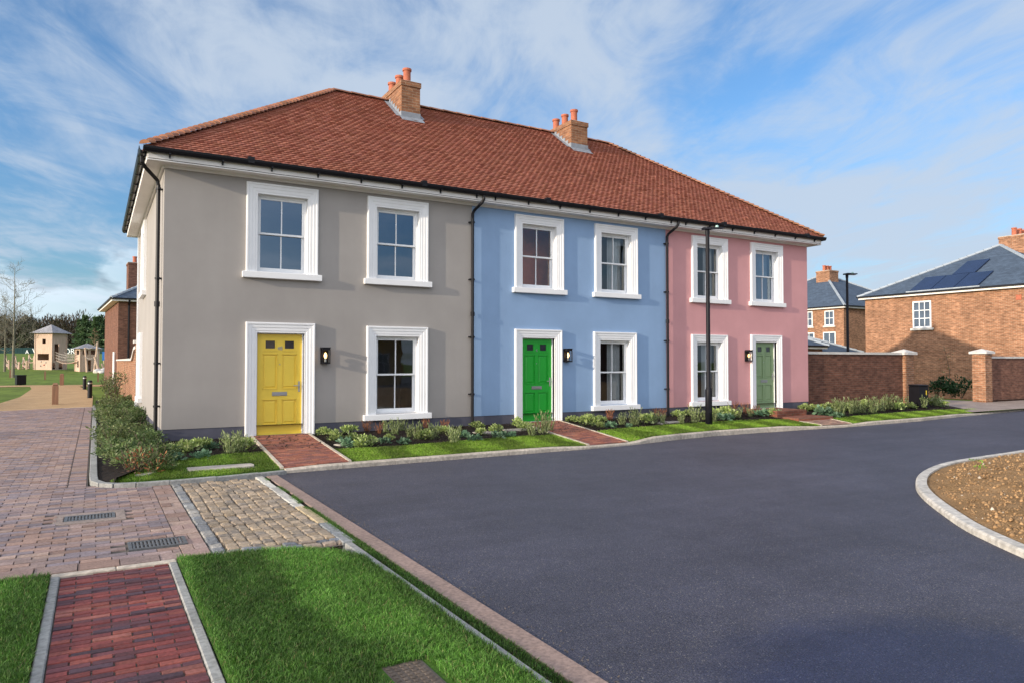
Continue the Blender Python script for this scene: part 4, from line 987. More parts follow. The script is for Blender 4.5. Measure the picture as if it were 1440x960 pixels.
# garden walls
def coping_run(mb, a, b, z0, z1, w, L=.6):
    a = Vector(a); b = Vector(b); d = b-a; n = max(1, round(d.length/L)); d /= n
    for k in range(n):
        p, q = a+d*(k+.004), a+d*(k+.996); zz = lerp(z0,z1,(k+.5)/n)
        mb.beam((p.x,p.y,zz+.04),(q.x,q.y,zz+.04),w,.08)
t = thing('garden_wall', 'long brick garden wall with pale coping running from the pink house to its pier', 'garden wall', (18.85,.25,0))
m = MB(); m.box(.001,-.11,-.5,5.45,.11,1.72); m.build('brickwork', M['brick_wall'], t)
m = MB(); coping_run(m,(.01,0,0),(5.44,0,0),1.722,1.722,.32); m.build('coping', M['stone'], t)
def pier(parent, x, y, z0, zt, w, brick):
    m = MB(); m.box(x-w/2,y-w/2,z0,x+w/2,y+w/2,zt); o = m.build('pier', brick, parent)
    c = MB(); e = w/2+.085; v = [(x-e,y-e,zt+.002),(x+e,y-e,zt+.002),(x+e,y+e,zt+.002),(x-e,y+e,zt+.002),(x-e,y-e,zt+.09),(x+e,y-e,zt+.09),(x+e,y+e,zt+.09),(x-e,y+e,zt+.09),(x,y,zt+.21)]
    c.idx(v, [(3,2,1,0),(0,1,5,4),(1,2,6,5),(2,3,7,6),(3,0,4,7),(4,5,8),(5,6,8),(6,7,8),(7,4,8)]); c.build('pier_cap', M['stone'], o)
pier(t, 5.70, -.02, -.5, 1.72, .47, M['brick_orange'])
t = thing('garden_wall', 'brick garden wall with a pale capped pier on the far side of the driveway', 'garden wall', (29.8,.15,0))
pier(t, 0, 0, -.5, 1.78, .50, M['brick_orange'])
m = MB(); m.box(.252,-.11,-.5,26,.11,1.60); m.build('brickwork', M['brick_dark'], t)
m = MB(); coping_run(m,(.26,0,0),(26,0,0),1.602,1.602,.32); m.build('coping', M['stone'], t)
t = thing('garden_wall', 'orange brick garden wall with a swept pale coping along the side bed', 'garden wall', (.02,0,0))
m = MB(); n = 16; ys = [9.12+(13.2-9.12)*k/n for k in range(n+1)]; zt = lambda y: 1.86 if y < 10.6 else 1.86-.36*(1-math.cos(min(1,(y-10.6)/2.6)*PI))/2
for a, b in zip(ys, ys[1:]):
    m.idx([(-.0,a,-.5),(.22,a,-.5),(.22,b,-.5),(-.0,b,-.5),(-.0,a,zt(a)),(.22,a,zt(a)),(.22,b,zt(b)),(-.0,b,zt(b))], [(0,4,7,3),(1,2,6,5),(4,5,6,7),(0,1,5,4),(2,3,7,6)])
m.box(0,13.2,-.5,.22,33.3,1.5); m.build('brickwork', M['brick_orange'], t)
m = MB(); cp = MB()
for a, b in zip(ys, ys[1:]): cp.beam((.11,a,zt(a)+.05),(.11,b,zt(b)+.05),.34,.09)
coping_run(cp,(.11,13.22,0),(.11,33.2,0),1.505,1.505,.34); cp.build('coping', M['stone'], t)
m = MB(); m.box(-.07,9.14,-.5,.25,9.5,2.02); m.build('pier', M['brick_orange'], t); m = MB(); m.box(-.13,9.13,2.022,.31,9.56,2.12); m.build('pier_cap', M['stone'], t)
m = MB(); m.box(-.006,20.2,-.4,.0,20.24,1.5); m.build('movement_joint', M['plinth'], t)

# the houses across the road, which the ground floor windows mirror
oh, _ = hip_house('brick_house', 'yellow brick house across the road mirrored in the grey house windows', 0, 0, 9, 8, 5.3, .6, brick_mat('yellow_stock_brick', (.52,.30,.08), (.40,.21,.06), (.40,.33,.24)), loc=(10.2,-44,0), roofm=M['tile_plain'] if 'tile_plain' in M else M['slate'])
window_set(oh, (9,8,0), (-1,0,0), [(1,2,3.3,4.8,2,2,True),(4,5,3.3,4.8,2,2,True),(7,8,3.3,4.8,2,2,True),(1,2,.5,2.1,2,2,True),(7,8,.5,2.1,2,2,True)])
oh2, _ = hip_house('brick_house', 'red roofed house across the road mirrored in the pink house windows', 0, 0, 14, 8, 5.3, .75, M['brick_dark'], loc=(32,-46,0), roofm=pmat('red_tile_plain', (.27,.075,.05), .85, .25, 2.))
window_set(oh2, (14,8,0), (-1,0,0), [(2,3,3.3,4.8,2,2,True),(6,7,3.3,4.8,2,2,True),(10,11,3.3,4.8,2,2,True)])
# house on the far side of the lane, low sun behind it
lh, _ = hip_house('brick_house', 'brick house on the other side of the paved lane', 0, 0, 9.5, 10.5, 5.3, .62, M['brick_orange'], loc=LANE_HOUSE, rz=0)
lh2, _ = hip_house('brick_house', 'brick house beside the lawn and the red brick footpath', 0, 0, 10, 9, 5.3, .62, M['brick_dark'], loc=LAWN_HOUSE, rz=0)

# ------------------------------------------------------------------ street furniture
def street_lamp(loc, label, h=5.12, rz=0):
    t = thing('street_lamp', label, 'street lamp', loc, rz, None)
    p = MB(); p.lathe([(.088,-.3),(.088,.92),(.080,.96),(.060,1.0),(.056,1.02),(.048,h-.1),(.048,h-.02)],(0,0,0),16); p.build('pole', M['lampblack'], t, smooth=True).data.polygons.foreach_get
    c = MB(); c.lathe([(.105,-.01),(.105,.02),(.09,.03)],(0,0,0),16); c.build('base_collar', M['concrete'], t)
    d = MB(); d.cbox(-.035,-.0915,.35,.035,-.08,.80,.003); d.build('access_door', M['lampblack'], t)
    hd = MB(); hd.lathe([(.055,-.10),(.06,0),(.05,.03)],(0,0,h),12); v = [(-.13,-.085,h+.02),(.42,-.12,h+.045),(.42,.12,h+.045),(-.13,.085,h+.02),(-.13,-.07,h+.075),(.40,-.10,h+.085),(.40,.10,h+.085),(-.13,.07,h+.075)]
    hd.idx(v, [(3,2,1,0),(4,5,6,7),(0,1,5,4),(1,2,6,5),(2,3,7,6),(3,0,4,7)]); 
    for k in range(4): hd.box(.0+k*.05,-.06,h+.08,.012+k*.05,.06,h+.10)
    o = hd.build('lamp_head', M['lampblack'], t)
    g = MB(); g.box(.10,-.08,h+.020,.38,.08,h+.028); g.build('lens', M['steel'], o)
    s = MB(); s.lathe([(.045,0),(.045,.035),(.03,.06),(.0,.065)],(.26,0,h+.085),10); s.build('light_sensor', pmat('sensor_dome', (.35,.55,.50), .4, .1), o)
    return t
street_lamp((12.68,-1.66,-.19), 'tall black street lamp standing in the turf before the pink house', 5.08, rad(-25))
street_lamp((25.6,3.2,-.15), 'black street lamp rising behind the garden wall near the far brick house', 5.15, rad(-20))
# litter bin by the pier
t = thing('litter_bin', 'black box litter bin with a small yellow mark beside the brick pier', 'litter bin', (23.75,-.75,-.12), rad(-12))
m = MB(); m.cbox(-.20,-.22,0,.20,.22,.74,.02); m.build('bin_body', M['black'], t)
m = MB(); m.cbox(-.215,-.235,.741,.215,.235,.80,.02); m.build('bin_lid', M['black'], t)
m = MB(); m.box(.02,-.227,.42,.18,-.221,.64); m.build('aperture', pmat('bin_aperture', (.004,.004,.004), .8, .1), t)
m = MB(); m.box(.08,-.229,.45,.12,-.2275,.60); m.build('mark', pmat('yellow_mark', (.65,.45,.03), .5, .1), t)
t = thing('dog_waste_bin', 'small dark square bin on the grass at the bend of the gravel path', 'litter bin', (-5.6,45.5,-.19), .3)
m = MB(); m.cbox(-.28,-.25,.02,.28,.25,.66,.02); m.build('bin_body', M['black'], t); m = MB(); m.cbox(-.30,-.27,.661,.30,.27,.71,.015); m.build('bin_lid', M['black'], t); m = MB(); m.box(-.05,-.05,-.2,.05,.05,.02); m.build('post', M['black'], t)
# bollards
def wood_bollard(x, y, z, h, w, label):
    t = thing('timber_bollard', label, 'bollard', (x,y,z))
    m = MB(); m.cbox(-w/2,-w/2,-.2,w/2,w/2,h-.10,.012); m.cbox(-w/2+.018,-w/2+.018,h-.099,w/2-.018,w/2-.018,h-.075,.004); m.build('post', M['bollard_wood'], t)
    m = MB(); v = [(-w/2,-w/2,h-.074),(w/2,-w/2,h-.074),(w/2,w/2,h-.074),(-w/2,w/2,h-.074),(-w*.32,-w*.32,h),(w*.32,-w*.32,h),(w*.32,w*.32,h),(-w*.32,w*.32,h)]; m.idx(v, [(3,2,1,0),(4,5,6,7),(0,1,5,4),(1,2,6,5),(2,3,7,6),(3,0,4,7)]); m.build('post_top', M['bollard_wood'], t)
wood_bollard(-2.41,17.5,-.175,.83,.20,'large square oak bollard standing in the gravel path')
wood_bollard(-3.07,43.0,-.175,.80,.24,'farther oak bollard where the gravel path meets the playing field')
for px, D, h, lab in ((64,58,.70,'short wooden marker post on the grass before the tall play tower'),(15,60,.68,'short wooden marker post on the grass beside the bare tree'),(138.5,56,.75,'slim wooden marker post before the small play tower')):
    x, y = spot(px, D); wood_bollard(x, y, TZ(y), h, .12, lab)
for x, y, h, lab in ((-1.29,22.4,.80,'black round bollard by the shrubs of the side bed'),(-1.62,33.7,.80,'black round bollard farther along the gravel path')):
    t = thing('metal_bollard', lab, 'bollard', (x,y,-.175))
    m = MB(); m.lathe([(.095,-.2),(.095,h-.05),(.08,h-.01),(.05,h)],(0,0,0),16); m.build('post', M['black'], t, smooth=False); m = MB(); m.lathe([(.098,h-.16),(.098,h-.10)],(0,0,0),16); m.build('band', M['steel'], t)

# ------------------------------------------------------------------ playground
TW = M['timber']; GR = M['hip_lead']
def tower(name, label, loc, rz, wx, wy, H, roof_h, ov, left, right, dots=False):
    """square timber play tower: left wall is x=0, right wall is y=0"""
    t = thing(name, label, 'play tower', loc, rz)
    w = MB(); wall_mesh(w, 'y', 0, 0, wy, 0, H, left, .08, -1); wall_mesh(w, 'x', 0, 0, wx, 0, H, right, .08, -1)
    w.face([(wx,0,0),(wx,wy,0),(wx,wy,H),(wx,0,H)]); w.face([(wx,wy,0),(0,wy,0),(0,wy,H),(wx,wy,H)]); w.face([(0,0,.3),(wx,0,.3),(wx,wy,.3),(0,wy,.3)])
    w.face([(.1,.1,H*.5),(wx-.05,.1,H*.5),(wx-.05,wy-.05,H*.5),(.1,wy-.05,H*.5)])
    w.build('wall', TW, t)
    f = MB()
    for x, y in ((0,0),(wx,0),(wx,wy),(0,wy)): f.box(x-.05,y-.05,-.3,x+.05,y+.05,H+.02)
    f.build('frame', TW, t)
    r = MB(); a = [(-ov,-ov,H),(wx+ov,-ov,H),(wx+ov,wy+ov,H),(-ov,wy+ov,H)]; ap = (wx/2,wy/2,H+roof_h)
    for i in range(4): r.face([a[i],a[(i+1)%4],ap]); 
    r.face(a[::-1]); r.build('roof', M['shingle'], t)
    if dots:
        for k, (y, z, c) in enumerate(((.9,.55,(.5,.05,.04)),(1.3,.45,(.2,.2,.2)),(.7,.8,(.35,.35,.3)),(1.25,.9,(.3,.3,.3)))):
            q = MB(); q.lathe([(.07,-.02),(.07,.02),(.03,.05)],(0,0,0),8); q.xform(Matrix.Translation((-.02,y,z)) @ Matrix.Rotation(rad(-90),4,'Y')); q.build('climbing_hold', pmat('hold%d' % k, c, .5, .1), t)
    return t
M['shingle'] = brick_mat('roof_shingle', (.33,.32,.33), (.26,.26,.28), (.16,.16,.17), w=.16, h=.25, mort=.015, vary=.4)
x, y = spot(73, 75); z = TZ(y)
tower('play_tower', 'tall square timber play tower with a grey hipped roof', (x,y,z-.02), rad(51), 2.0, 2.0, 3.85, .95, .38,
      [(.75,1.15,2.75,3.25),(.35,1.7,1.05,1.72)], [(.35,.95,1.0,2.75),(.1,.5,.1,.75),(.95,1.5,.1,.7)], True)
xs_, ys_ = spot(113, 72); zs_ = TZ(ys_)
tower('play_tower', 'small timber play tower with open top and grey roof', (xs_,ys_,zs_-.02), rad(18), 1.7, 1.5, 2.35, .55, .30,
      [(.35,1.15,1.75,2.2),(.45,.9,.45,1.1)], [(.2,.75,1.75,2.2),(.95,1.5,1.75,2.2),(.55,1.0,.1,1.2)])
# rope bridge between the towers
a = Vector((*spot(84,75.3),0)); b = Vector((*spot(110,72.6),0)); a.z = TZ(a.y)+1.0; b.z = TZ(b.y)+.95
t = thing('rope_bridge', 'rope sided plank bridge hanging between the two play towers', 'bridge', (a.x,a.y,0)); o = Vector((a.x,a.y,0))
m = MB(); d = (b-a); n = 14; hz = Vector((-d.y,d.x,0)).normalized()
for k in range(n):
    p = a+d*((k+.5)/n)-o; p.z -= .22*math.sin(PI*(k+.5)/n); m.beam(p-hz*.35,p+hz*.35,d.length/n*.8,.06)
m.build('planks', TW, t)
for s in (-1,1):
    m = MB()
    for zz in (.3,.6,.85): m.tube([a+d*(k/8)-o+hz*.4*s+Vector((0,0,zz-.2*math.sin(PI*k/8))) for k in range(9)], .03, 5)
    for k in range(1,12): p = a+d*(k/12)-o+hz*.4*s; p.z -= .2*math.sin(PI*k/12); m.tube([p,p+Vector((0,0,.85))],.02,4)
    m.build('rope_side', M['rope'], t)
# leaning log posts with ropes by the small tower
t = thing('climbing_logs', 'tall leaning logs with ropes beside the small play tower', 'climbing frame', (xs_,ys_,zs_)); o = Vector((xs_,ys_,zs_))
def log(px0, D, h, px1, dz=0, r=.11):
    x0_, y0_ = spot(px0, D); x1_, y1_ = spot(px1, D-.2); m = MB(); p = Vector((x0_,y0_,TZ(y0_)-.1))-o; q = Vector((x1_,y1_,TZ(y0_)+h))-o
    m.tube([p, p.lerp(q,.5)+Vector((.03,0,0)), q], [r,r*.95,r*.8], 8); m.build('log', TW, t); return q
L1 = log(123,71.5,2.45,119.5); L2 = log(132.5,71,3.0,137); L3 = log(146,71,.55,138.5); L4 = log(140,70.5,1.6,133); L5 = log(148,71.2,.9,143)
m = MB()
for p, q in ((L1,L2),(L2,L3),(L1-Vector((0,0,.9)),L2-Vector((0,0,1.2))),(L2-Vector((0,0,.8)),L3+Vector((0,0,.2)))): m.tube([p.lerp(q,k/6)-Vector((0,0,.35*math.sin(PI*k/6))) for k in range(7)], .035, 5)
m.build('rope', M['rope'], t)
# low rope trail to the other side
ox, oy = spot(30, 77); t = thing('climbing_trail', 'low trail of posts, ropes and beams beside the tall play tower', 'climbing frame', (ox,oy,TZ(oy))); o = Vector((ox,oy,TZ(oy)))
prev = None; tops = []
for px, D, h in ((8,77,1.45),(13,76,1.0),(22,78,1.4),(27,76,.8),(33,77.5,1.3),(38,76,.95),(41,78.5,1.55),(48,77,1.45),(50,76.2,1.1)):
    x_, y_ = spot(px, D); z_ = TZ(y_); m = MB(); p = Vector((x_,y_,z_-.1))-o; q = p+Vector((random.uniform(-.1,.1),0,h+.1)); m.tube([p,q],[.10,.085],8); m.build('post', TW, t); tops.append(q)
for i, (p, q) in enumerate(zip(tops, tops[1:])):
    m = MB(); m.tube([p.lerp(q,k/6)-Vector((0,0,.15+.3*math.sin(PI*k/6))) for k in range(7)], .035, 5)
    if i % 2 == 0: m.beam(p-Vector((0,0,.9)),q-Vector((0,0,.75)),.25,.09)
    m.build('rope' if i % 2 else 'beam', M['rope'] if i % 2 else TW, t)
# pale boulders by the logs
for k, (px, D, s, lab) in enumerate(((138.5,70,.42,'white boulder at the foot of the leaning logs'),(147,70.5,.5,'larger white boulder next to the distant brick house'),(143,69.6,.3,'small pale boulder between two bigger ones'))):
    x_, y_ = spot(px, D); bm = bmesh.new(); bmesh.ops.create_icosphere(bm, subdivisions=3, radius=s)
    for w in bm.verts: w.co *= 1+.28*mnoise.noise(w.co*2.2/s*.5+Vector((k*7,0,0))); w.co.z *= .7
    me = bpy.data.meshes.new('boulder'); bm.to_mesh(me); bm.free(); me.materials.append(M['stone']); ob = bpy.data.objects.new('boulder', me); COL.objects.link(ob); ob.location = (x_,y_,TZ(y_)+s*.3); tag(ob, lab, 'boulder')
# blue play panel on a post, far across the field
x_, y_ = spot(149.5,100); t = thing('activity_board', 'small blue activity board standing on the grass by the brick house', 'activity board', (x_,y_,TZ(y_)))
m = MB(); m.cbox(-.5,-.06,.5,.5,.06,1.7,.03); m.build('panel_board', pmat('blue_panel', (.05,.22,.60), .5, .1), t); 
for sx in (-.3,.3): m = MB(); m.tube([(sx,0,-.2),(sx,0,.5)],.06,6); m.build('post', TW, t)

# hoarding along the far side of the field, with its lettering
ha = Vector((*spot(-60,205),0)); hb = Vector((*spot(170,205),0)); t = thing('hoarding', 'long dark green hoarding with white letters before the woods', 'hoarding', (ha.x,ha.y,3.2))
d = (hb-ha); m = MB(); n = 30
for k in range(n): p, q = d*(k/n), d*((k+.97)/n); m.beam((p.x,p.y,1.05),(q.x,q.y,1.05),.08,2.1)
m.build('boards', M['hoarding'], t)
m = MB()
for k in range(n): p = d*(k/n); m.box(p.x-.06,p.y+.06,-.3,p.x+.06,p.y+.16,2.15)
m.build('rail', M['hoarding'], t)
def letter(ch, px, size):
    cu = bpy.data.curves.new('n','FONT'); cu.body = ch; cu.size = size; cu.extrude = .03
    tmp = bpy.data.objects.new('n',cu); COL.objects.link(tmp); me = bpy.data.meshes.new_from_object(tmp.evaluated_get(bpy.context.evaluated_depsgraph_get())); bpy.data.objects.remove(tmp)
    me.materials.clear(); me.materials.append(M['sign_white']); o = bpy.data.objects.new('lettering', me); COL.objects.link(o); o.parent = t
    p = Vector((*spot(px,204.7),0))-Vector((ha.x,ha.y,0)); o.location = (p.x,p.y,.32); o.rotation_euler = (rad(90),0,math.atan2(d.y,d.x))
letter('V', 45.5, 2.2); letter('OR', 90, 2.2); letter('A', 35.5, 1.6)
# ------------------------------------------------------------------ plants
def leafset(n, place, size, cols, up=.5, aspect=2.2, jitter=.25):
    """n leaf-shaped faces; place(i) -> (point, outward direction)"""
    V_ = np.zeros((n*4,3)); C = np.zeros((n,3))
    for i in range(n):
        p, d = place(i); d = Vector(d)+Vector((0,0,up))+Vector((random.gauss(0,jitter),random.gauss(0,jitter),random.gauss(0,jitter))); d.normalize()
        s = size*random.uniform(.65,1.3); a = d.cross(Vector((random.gauss(0,1),random.gauss(0,1),random.gauss(0,1)))).normalized(); w = s/aspect/2; nrm = d.cross(a)
        p = Vector(p); m = p+d*s*.55+nrm*s*.06
        V_[4*i:4*i+4] = (p, m+a*w, p+d*s, m-a*w)
        c = random.choice(cols); g = random.uniform(.7,1.3); C[i] = [x*g for x in c]
    return V_, np.arange(n*4).reshape(n,4), C
def merge(*sets):
    v = []; f = []; c = []; k = 0
    for a, b, d in sets: v.append(a); f.append(b+k); c.append(d); k += len(a)
    return np.concatenate(v), np.concatenate(f), np.concatenate(c)
def dome(r, h, lo=.25, base=0):
    def pl(i):
        a = random.uniform(0,2*PI); t = random.random()**.7; ph = math.acos(1-t*(1-.05)); q = random.uniform(lo,1)**.5
        x, y, z = math.sin(ph)*math.cos(a), math.sin(ph)*math.sin(a), math.cos(ph)
        return (x*r*q, y*r*q, base+z*h*q), (x, y, z*.7)
    return pl
def clumps(k, r, h, cr, lo=.3):
    cs = []
    for _ in range(k):
        a = random.uniform(0,2*PI); q = random.random()**.5; cs.append((r*q*math.cos(a), r*q*math.sin(a), h*random.uniform(.35,1)*(1-.35*q*q)))
    def pl(i):
        c = random.choice(cs); v = Vector((random.gauss(0,1),random.gauss(0,1),random.gauss(0,1))).normalized()*cr*random.uniform(lo,1)
        return (c[0]+v.x, c[1]+v.y, max(.01,c[2]+v.z*.8)), (v.x/cr, v.y/cr, v.z/cr+.1)
    return pl
def stems(n, r, h, spread, segs=5):
    st = [(random.uniform(0,2*PI), random.random()**.6, random.uniform(.65,1.1)) for _ in range(n)]
    def pl(i):
        a, q, hh = st[i % n]; t = random.uniform(.05,1); rr = r*q*(.45+spread*t)
        return (rr*math.cos(a)+random.gauss(0,.006), rr*math.sin(a)+random.gauss(0,.006), h*hh*t), (.35*math.cos(a), .35*math.sin(a), .8)
    return pl
PALE = [(.29,.37,.10),(.23,.32,.085),(.34,.42,.15),(.18,.26,.07),(.38,.44,.20)]
SAGE = [(.22,.27,.10),(.18,.23,.10),(.27,.32,.15),(.14,.19,.06),(.31,.34,.18)]
TEAL = [(.12,.22,.12),(.155,.27,.16),(.09,.17,.09),(.20,.31,.19)]
RUST = [(.31,.125,.05),(.26,.10,.045),(.36,.16,.075),(.20,.08,.04)]
DARK = [(.065,.115,.032),(.085,.14,.04),(.05,.085,.026),(.115,.165,.06),(.15,.19,.075)]
OLIVE = [(.135,.185,.06),(.10,.15,.045),(.18,.22,.085),(.075,.12,.035),(.23,.26,.12)]
LAUR = [(.02,.06,.02),(.03,.08,.03),(.015,.045,.016),(.045,.10,.04)]
TWIG = [(.09,.05,.03),(.13,.07,.045)]
kinds = {
 'A': ('rounded_shrub', lambda: merge(leafset(300, clumps(9,.15,.20,.075), .062, PALE, .6, 1.9), leafset(50, dome(.16,.13), .05, DARK, .3))),
 'B': ('upright_shrub', lambda: merge(leafset(420, stems(26,.17,.40,.75), .070, SAGE, .9, 4.2), leafset(60, dome(.13,.14), .05, DARK, .4, 3))),
 'C': ('low_plant', lambda: leafset(110, clumps(5,.10,.11,.06), .075, TEAL, .45, 1.7)),
 'D': ('rusty_grass_tuft', lambda: merge(leafset(200, stems(30,.15,.36,.9), .11, RUST, .8, 9), leafset(40, dome(.1,.1), .05, TWIG, .5, 5))),
}
def plant_mesh(name, data):
    v, f, c = data; return np_mesh(name, v, f, M['leaf'], c)
bank = {}
for k, (nm, fn) in kinds.items():
    bank[k] = []
    for j in range(3):
        o = plant_mesh(nm, fn()); me = o.data; bpy.data.objects.remove(o); bank[k].append(me)
LAB = {
 'A': ('rounded_shrub','small rounded light green shrub {}','shrub'),
 'B': ('upright_shrub','upright grey green bushy shrub {}','shrub'),
 'C': ('low_plant','low blue green leafy plant {}','plant'),
 'D': ('rusty_grass_tuft','rust brown dried grass tuft {}','grass tuft')}
HT = {'A': .27, 'B': .44, 'C': .17, 'D': .42}
beds = [('between the corner shrubs and the yellow door', 100, 500, 4.8, [(665,640,60,'A'),(760,650,90,'A'),(870,630,80,'A'),(950,625,50,'C'),(700,705,60,'C'),(875,690,55,'C'),(1080,660,140,'B'),(1140,650,130,'B'),(1190,630,80,'A')]),
 ('under the ground floor window of the grey house', 320, 430, 4., [(535,725,55,'A'),(595,755,65,'A'),(680,715,50,'A'),(665,785,50,'C'),(710,750,45,'A'),(785,710,60,'D'),(850,720,60,'D'),(790,790,75,'A'),(870,770,35,'C'),(900,750,40,'A'),(890,710,60,'B'),(940,720,80,'B'),(985,700,60,'B'),(1025,740,70,'B'),(1070,750,90,'B'),(1000,775,40,'C'),(1110,690,40,'D'),(1120,750,60,'A'),(1165,740,80,'B'),(1225,700,60,'D'),(1215,715,45,'A'),(1275,770,90,'B'),(1330,735,30,'C')]),
 ('between the first downpipe and the green door', 640, 440, 4.8, [(5,860,90,'B'),(45,830,40,'C'),(145,770,50,'A'),(175,820,50,'A'),(130,860,45,'C'),(285,800,60,'A'),(300,840,50,'C'),(380,830,35,'C'),(415,760,65,'A'),(475,790,60,'A'),(520,830,90,'B'),(590,815,140,'B'),(640,795,80,'B')]),
 ('between the green door and the street lamp', 640, 440, 4.8, [(790,735,55,'A'),(870,720,50,'A'),(895,760,80,'A'),(985,730,50,'A'),(1045,725,75,'D'),(980,770,40,'A'),(1055,770,45,'C'),(1130,755,80,'B'),(1215,760,110,'B'),(1180,770,30,'C'),(1290,690,60,'D'),(1290,745,70,'A'),(1350,740,75,'B'),(1410,700,50,'D'),(1400,745,60,'B'),(1490,690,50,'A'),(1565,690,45,'A'),(1530,745,60,'B'),(1625,740,110,'B'),(1680,720,60,'B')]),
 ('between the street lamp and the sage green door', 900, 440, 4.8, [(497,735,90,'B'),(560,700,80,'A'),(590,690,70,'A'),(570,720,50,'C'),(625,690,80,'D'),(665,710,70,'B'),(715,680,70,'D'),(745,700,60,'B'),(790,670,50,'D'),(820,690,45,'C'),(885,690,60,'A'),(925,690,40,'C'),(1000,692,30,'C')]),
 ('below the garden wall beyond the sage green door', 900, 440, 4.8, [(1020,640,50,'A'),(1080,645,40,'A'),(1110,660,45,'A'),(1160,655,50,'A'),(1200,660,40,'A'),(1250,660,50,'A'),(1245,690,40,'C'),(1290,665,60,'A'),(1340,660,60,'A'),(1345,700,110,'B'),(1400,650,60,'A'),(1430,680,60,'B')]),
 ('between the garden wall and the black litter bin', 1120, 480, 4.5, [(180,470,60,'C'),(210,430,50,'A'),(280,475,105,'B'),(260,480,40,'C'),(330,440,55,'A'),(370,455,90,'B'),(420,450,70,'B'),(440,410,50,'A'),(480,455,95,'B'),(530,440,85,'B'),(590,430,90,'B'),(640,430,50,'A'),(670,425,75,'B'),(720,420,40,'A')]),
 ('past the black litter bin by the driveway', 1120, 480, 4.5, [(800,420,75,'B'),(860,400,50,'A'),(890,410,70,'B'),(930,410,40,'A')])]
cnt = 0
for where, ox, oy, sc, lst in beds:
    for px, py, hp, k in lst:
        x, y, z = vground(ox+px/sc, oy+py/sc); y = min(y, -.18)
        dep = (x-CAM.x)*math.sin(YAW)+(y-CAM.y)*math.cos(YAW); h = 1.12*hp/sc*dep/FOC; cnt += 1
        nm, lab, cat = LAB[k]; o = bpy.data.objects.new(nm, bank[k][cnt % 3]); COL.objects.link(o)
        s = max(.6, min(1.9, h/HT[k])); wd = s*random.uniform(.85,1.08)*(1.15 if k in 'AC' else 1)
        o.location = (x,y,V(x,y)-.01); o.rotation_euler = (0,0,random.uniform(0,6.28)); o.scale = (wd,wd,s)
        tag(o, lab.format(where), cat, lab.format(where)+' group' if 0 else {'A':'light green shrubs ','B':'grey green shrubs ','C':'low plants ','D':'grass tufts '}[k]+where)
# plants at the far wall and laurels beside the driveway
for px, py, h in ((1300+0,375,.42),(1345,380,.42),(1390,380,.5),(1420,375,.5)):
    D = 31.5; x, y = spot(1120+px/4.5, D); o = bpy.data.objects.new('rounded_shrub', bank['A'][px % 3]); COL.objects.link(o); s = h/.27; o.location = (x,y-.35,-.1); o.scale = (s,s,s); o.rotation_euler = (0,0,px)
    tag(o, 'small rounded green shrub at the foot of the wall past the driveway pier', 'shrub', 'shrubs at the foot of the driveway wall')
def big_shrub(name, n, r, h, size, cols, label, loc, group, k=14, asp=2., up=.35):
    t = thing(name, label, 'shrub', loc, random.uniform(0,6), group)
    v, f, c = leafset(n, clumps(k, r*.72, h*.88, r*.36), size, cols, up, asp); o = np_mesh('foliage', v, f, M['leaf'], c, t)
    m = MB()
    for q in range(7): a = random.uniform(0,6.28); m.tube([(0.02*math.cos(a),.02*math.sin(a),-.03),(r*.3*math.cos(a),r*.3*math.sin(a),h*.4),(r*.55*math.cos(a),r*.55*math.sin(a),h*.8)],[.012,.008,.004],4)
    m.build('stem', M['bark'], t); return t
for px, D, r, h, lab in ((1317,33,.55,.95,'dark glossy laurel bush against the brick house wall'),(1351,32,.75,1.0,'larger dark laurel bush beside the driveway pier'),(1338,33,.4,.55,'low laurel bush between two bigger laurels')):
    x, y = spot(px, D); big_shrub('laurel_bush', 380, r, h, .14, LAUR, lab, (x,y,-.15), None)
x, y = spot(1334, 36); t = thing('sapling', 'thin climbing sapling against the brick house wall', 'sapling', (x,y,-.15))
m = MB(); m.tube([(0,0,0),(.05,0,1.2),(-.25,.1,2.4)],[.02,.015,.008],5); m.build('stem', M['bark'], t); v, f, c = leafset(70, lambda i: (lambda q: ((-.15*q+random.gauss(0,.16)),random.gauss(0,.12),.8+1.6*q))(random.random())and None or ((random.gauss(-.1,.2),random.gauss(0,.12),random.uniform(.7,2.4)),(random.gauss(0,1),random.gauss(0,1),.2)), .10, DARK+RUST); np_mesh('foliage', v, f, M['leaf'], c, t)
# the side bed: dense evergreen shrubs in two rows
protos = []
for j, (cols, n) in enumerate(((DARK,700),(OLIVE,700),(DARK+OLIVE,700))):
    protos.append((big_shrub('evergreen_shrub', n, .46, .78, .082, cols, 'x', (0,0,0), None, 16, 2.3), j))
k = 0
sidepos = [(-.66,-3.05,.80,1),(-.30,-3.3,.66,1),(-.22,-2.55,.85,2)]
y = -2.3
while y < 13.5:
    sidepos.append((-.76+random.gauss(0,.05), y, random.uniform(.72,.98), random.choice((0,1,2)))); sidepos.append((-.27+random.gauss(0,.05), y+.35, random.uniform(.75,1.05), random.choice((0,0,2)))); y += random.uniform(.70,1.0)
used = set()
for x, y, s, j in sidepos:
    if y > -2 and random.random() < .2: continue
    p = protos[j][0]
    if j in used: t = copy_tree(p)
    else: t = p; used.add(j)
    t.location = (x,y,-.13); t.rotation_euler = (0,0,random.uniform(0,6.28)); t.scale = (s*.98,s*.98,s*(random.uniform(.52,.78) if y > -1.5 else .60))
    if y < -2.4: tag(t, 'olive green front shrub at the corner of the side bed', 'shrub', 'shrubs at the corner of the side bed')
    else: tag(t, 'dense evergreen shrub in the bed along the grey house flank', 'shrub', 'evergreen shrubs along the grey house flank')
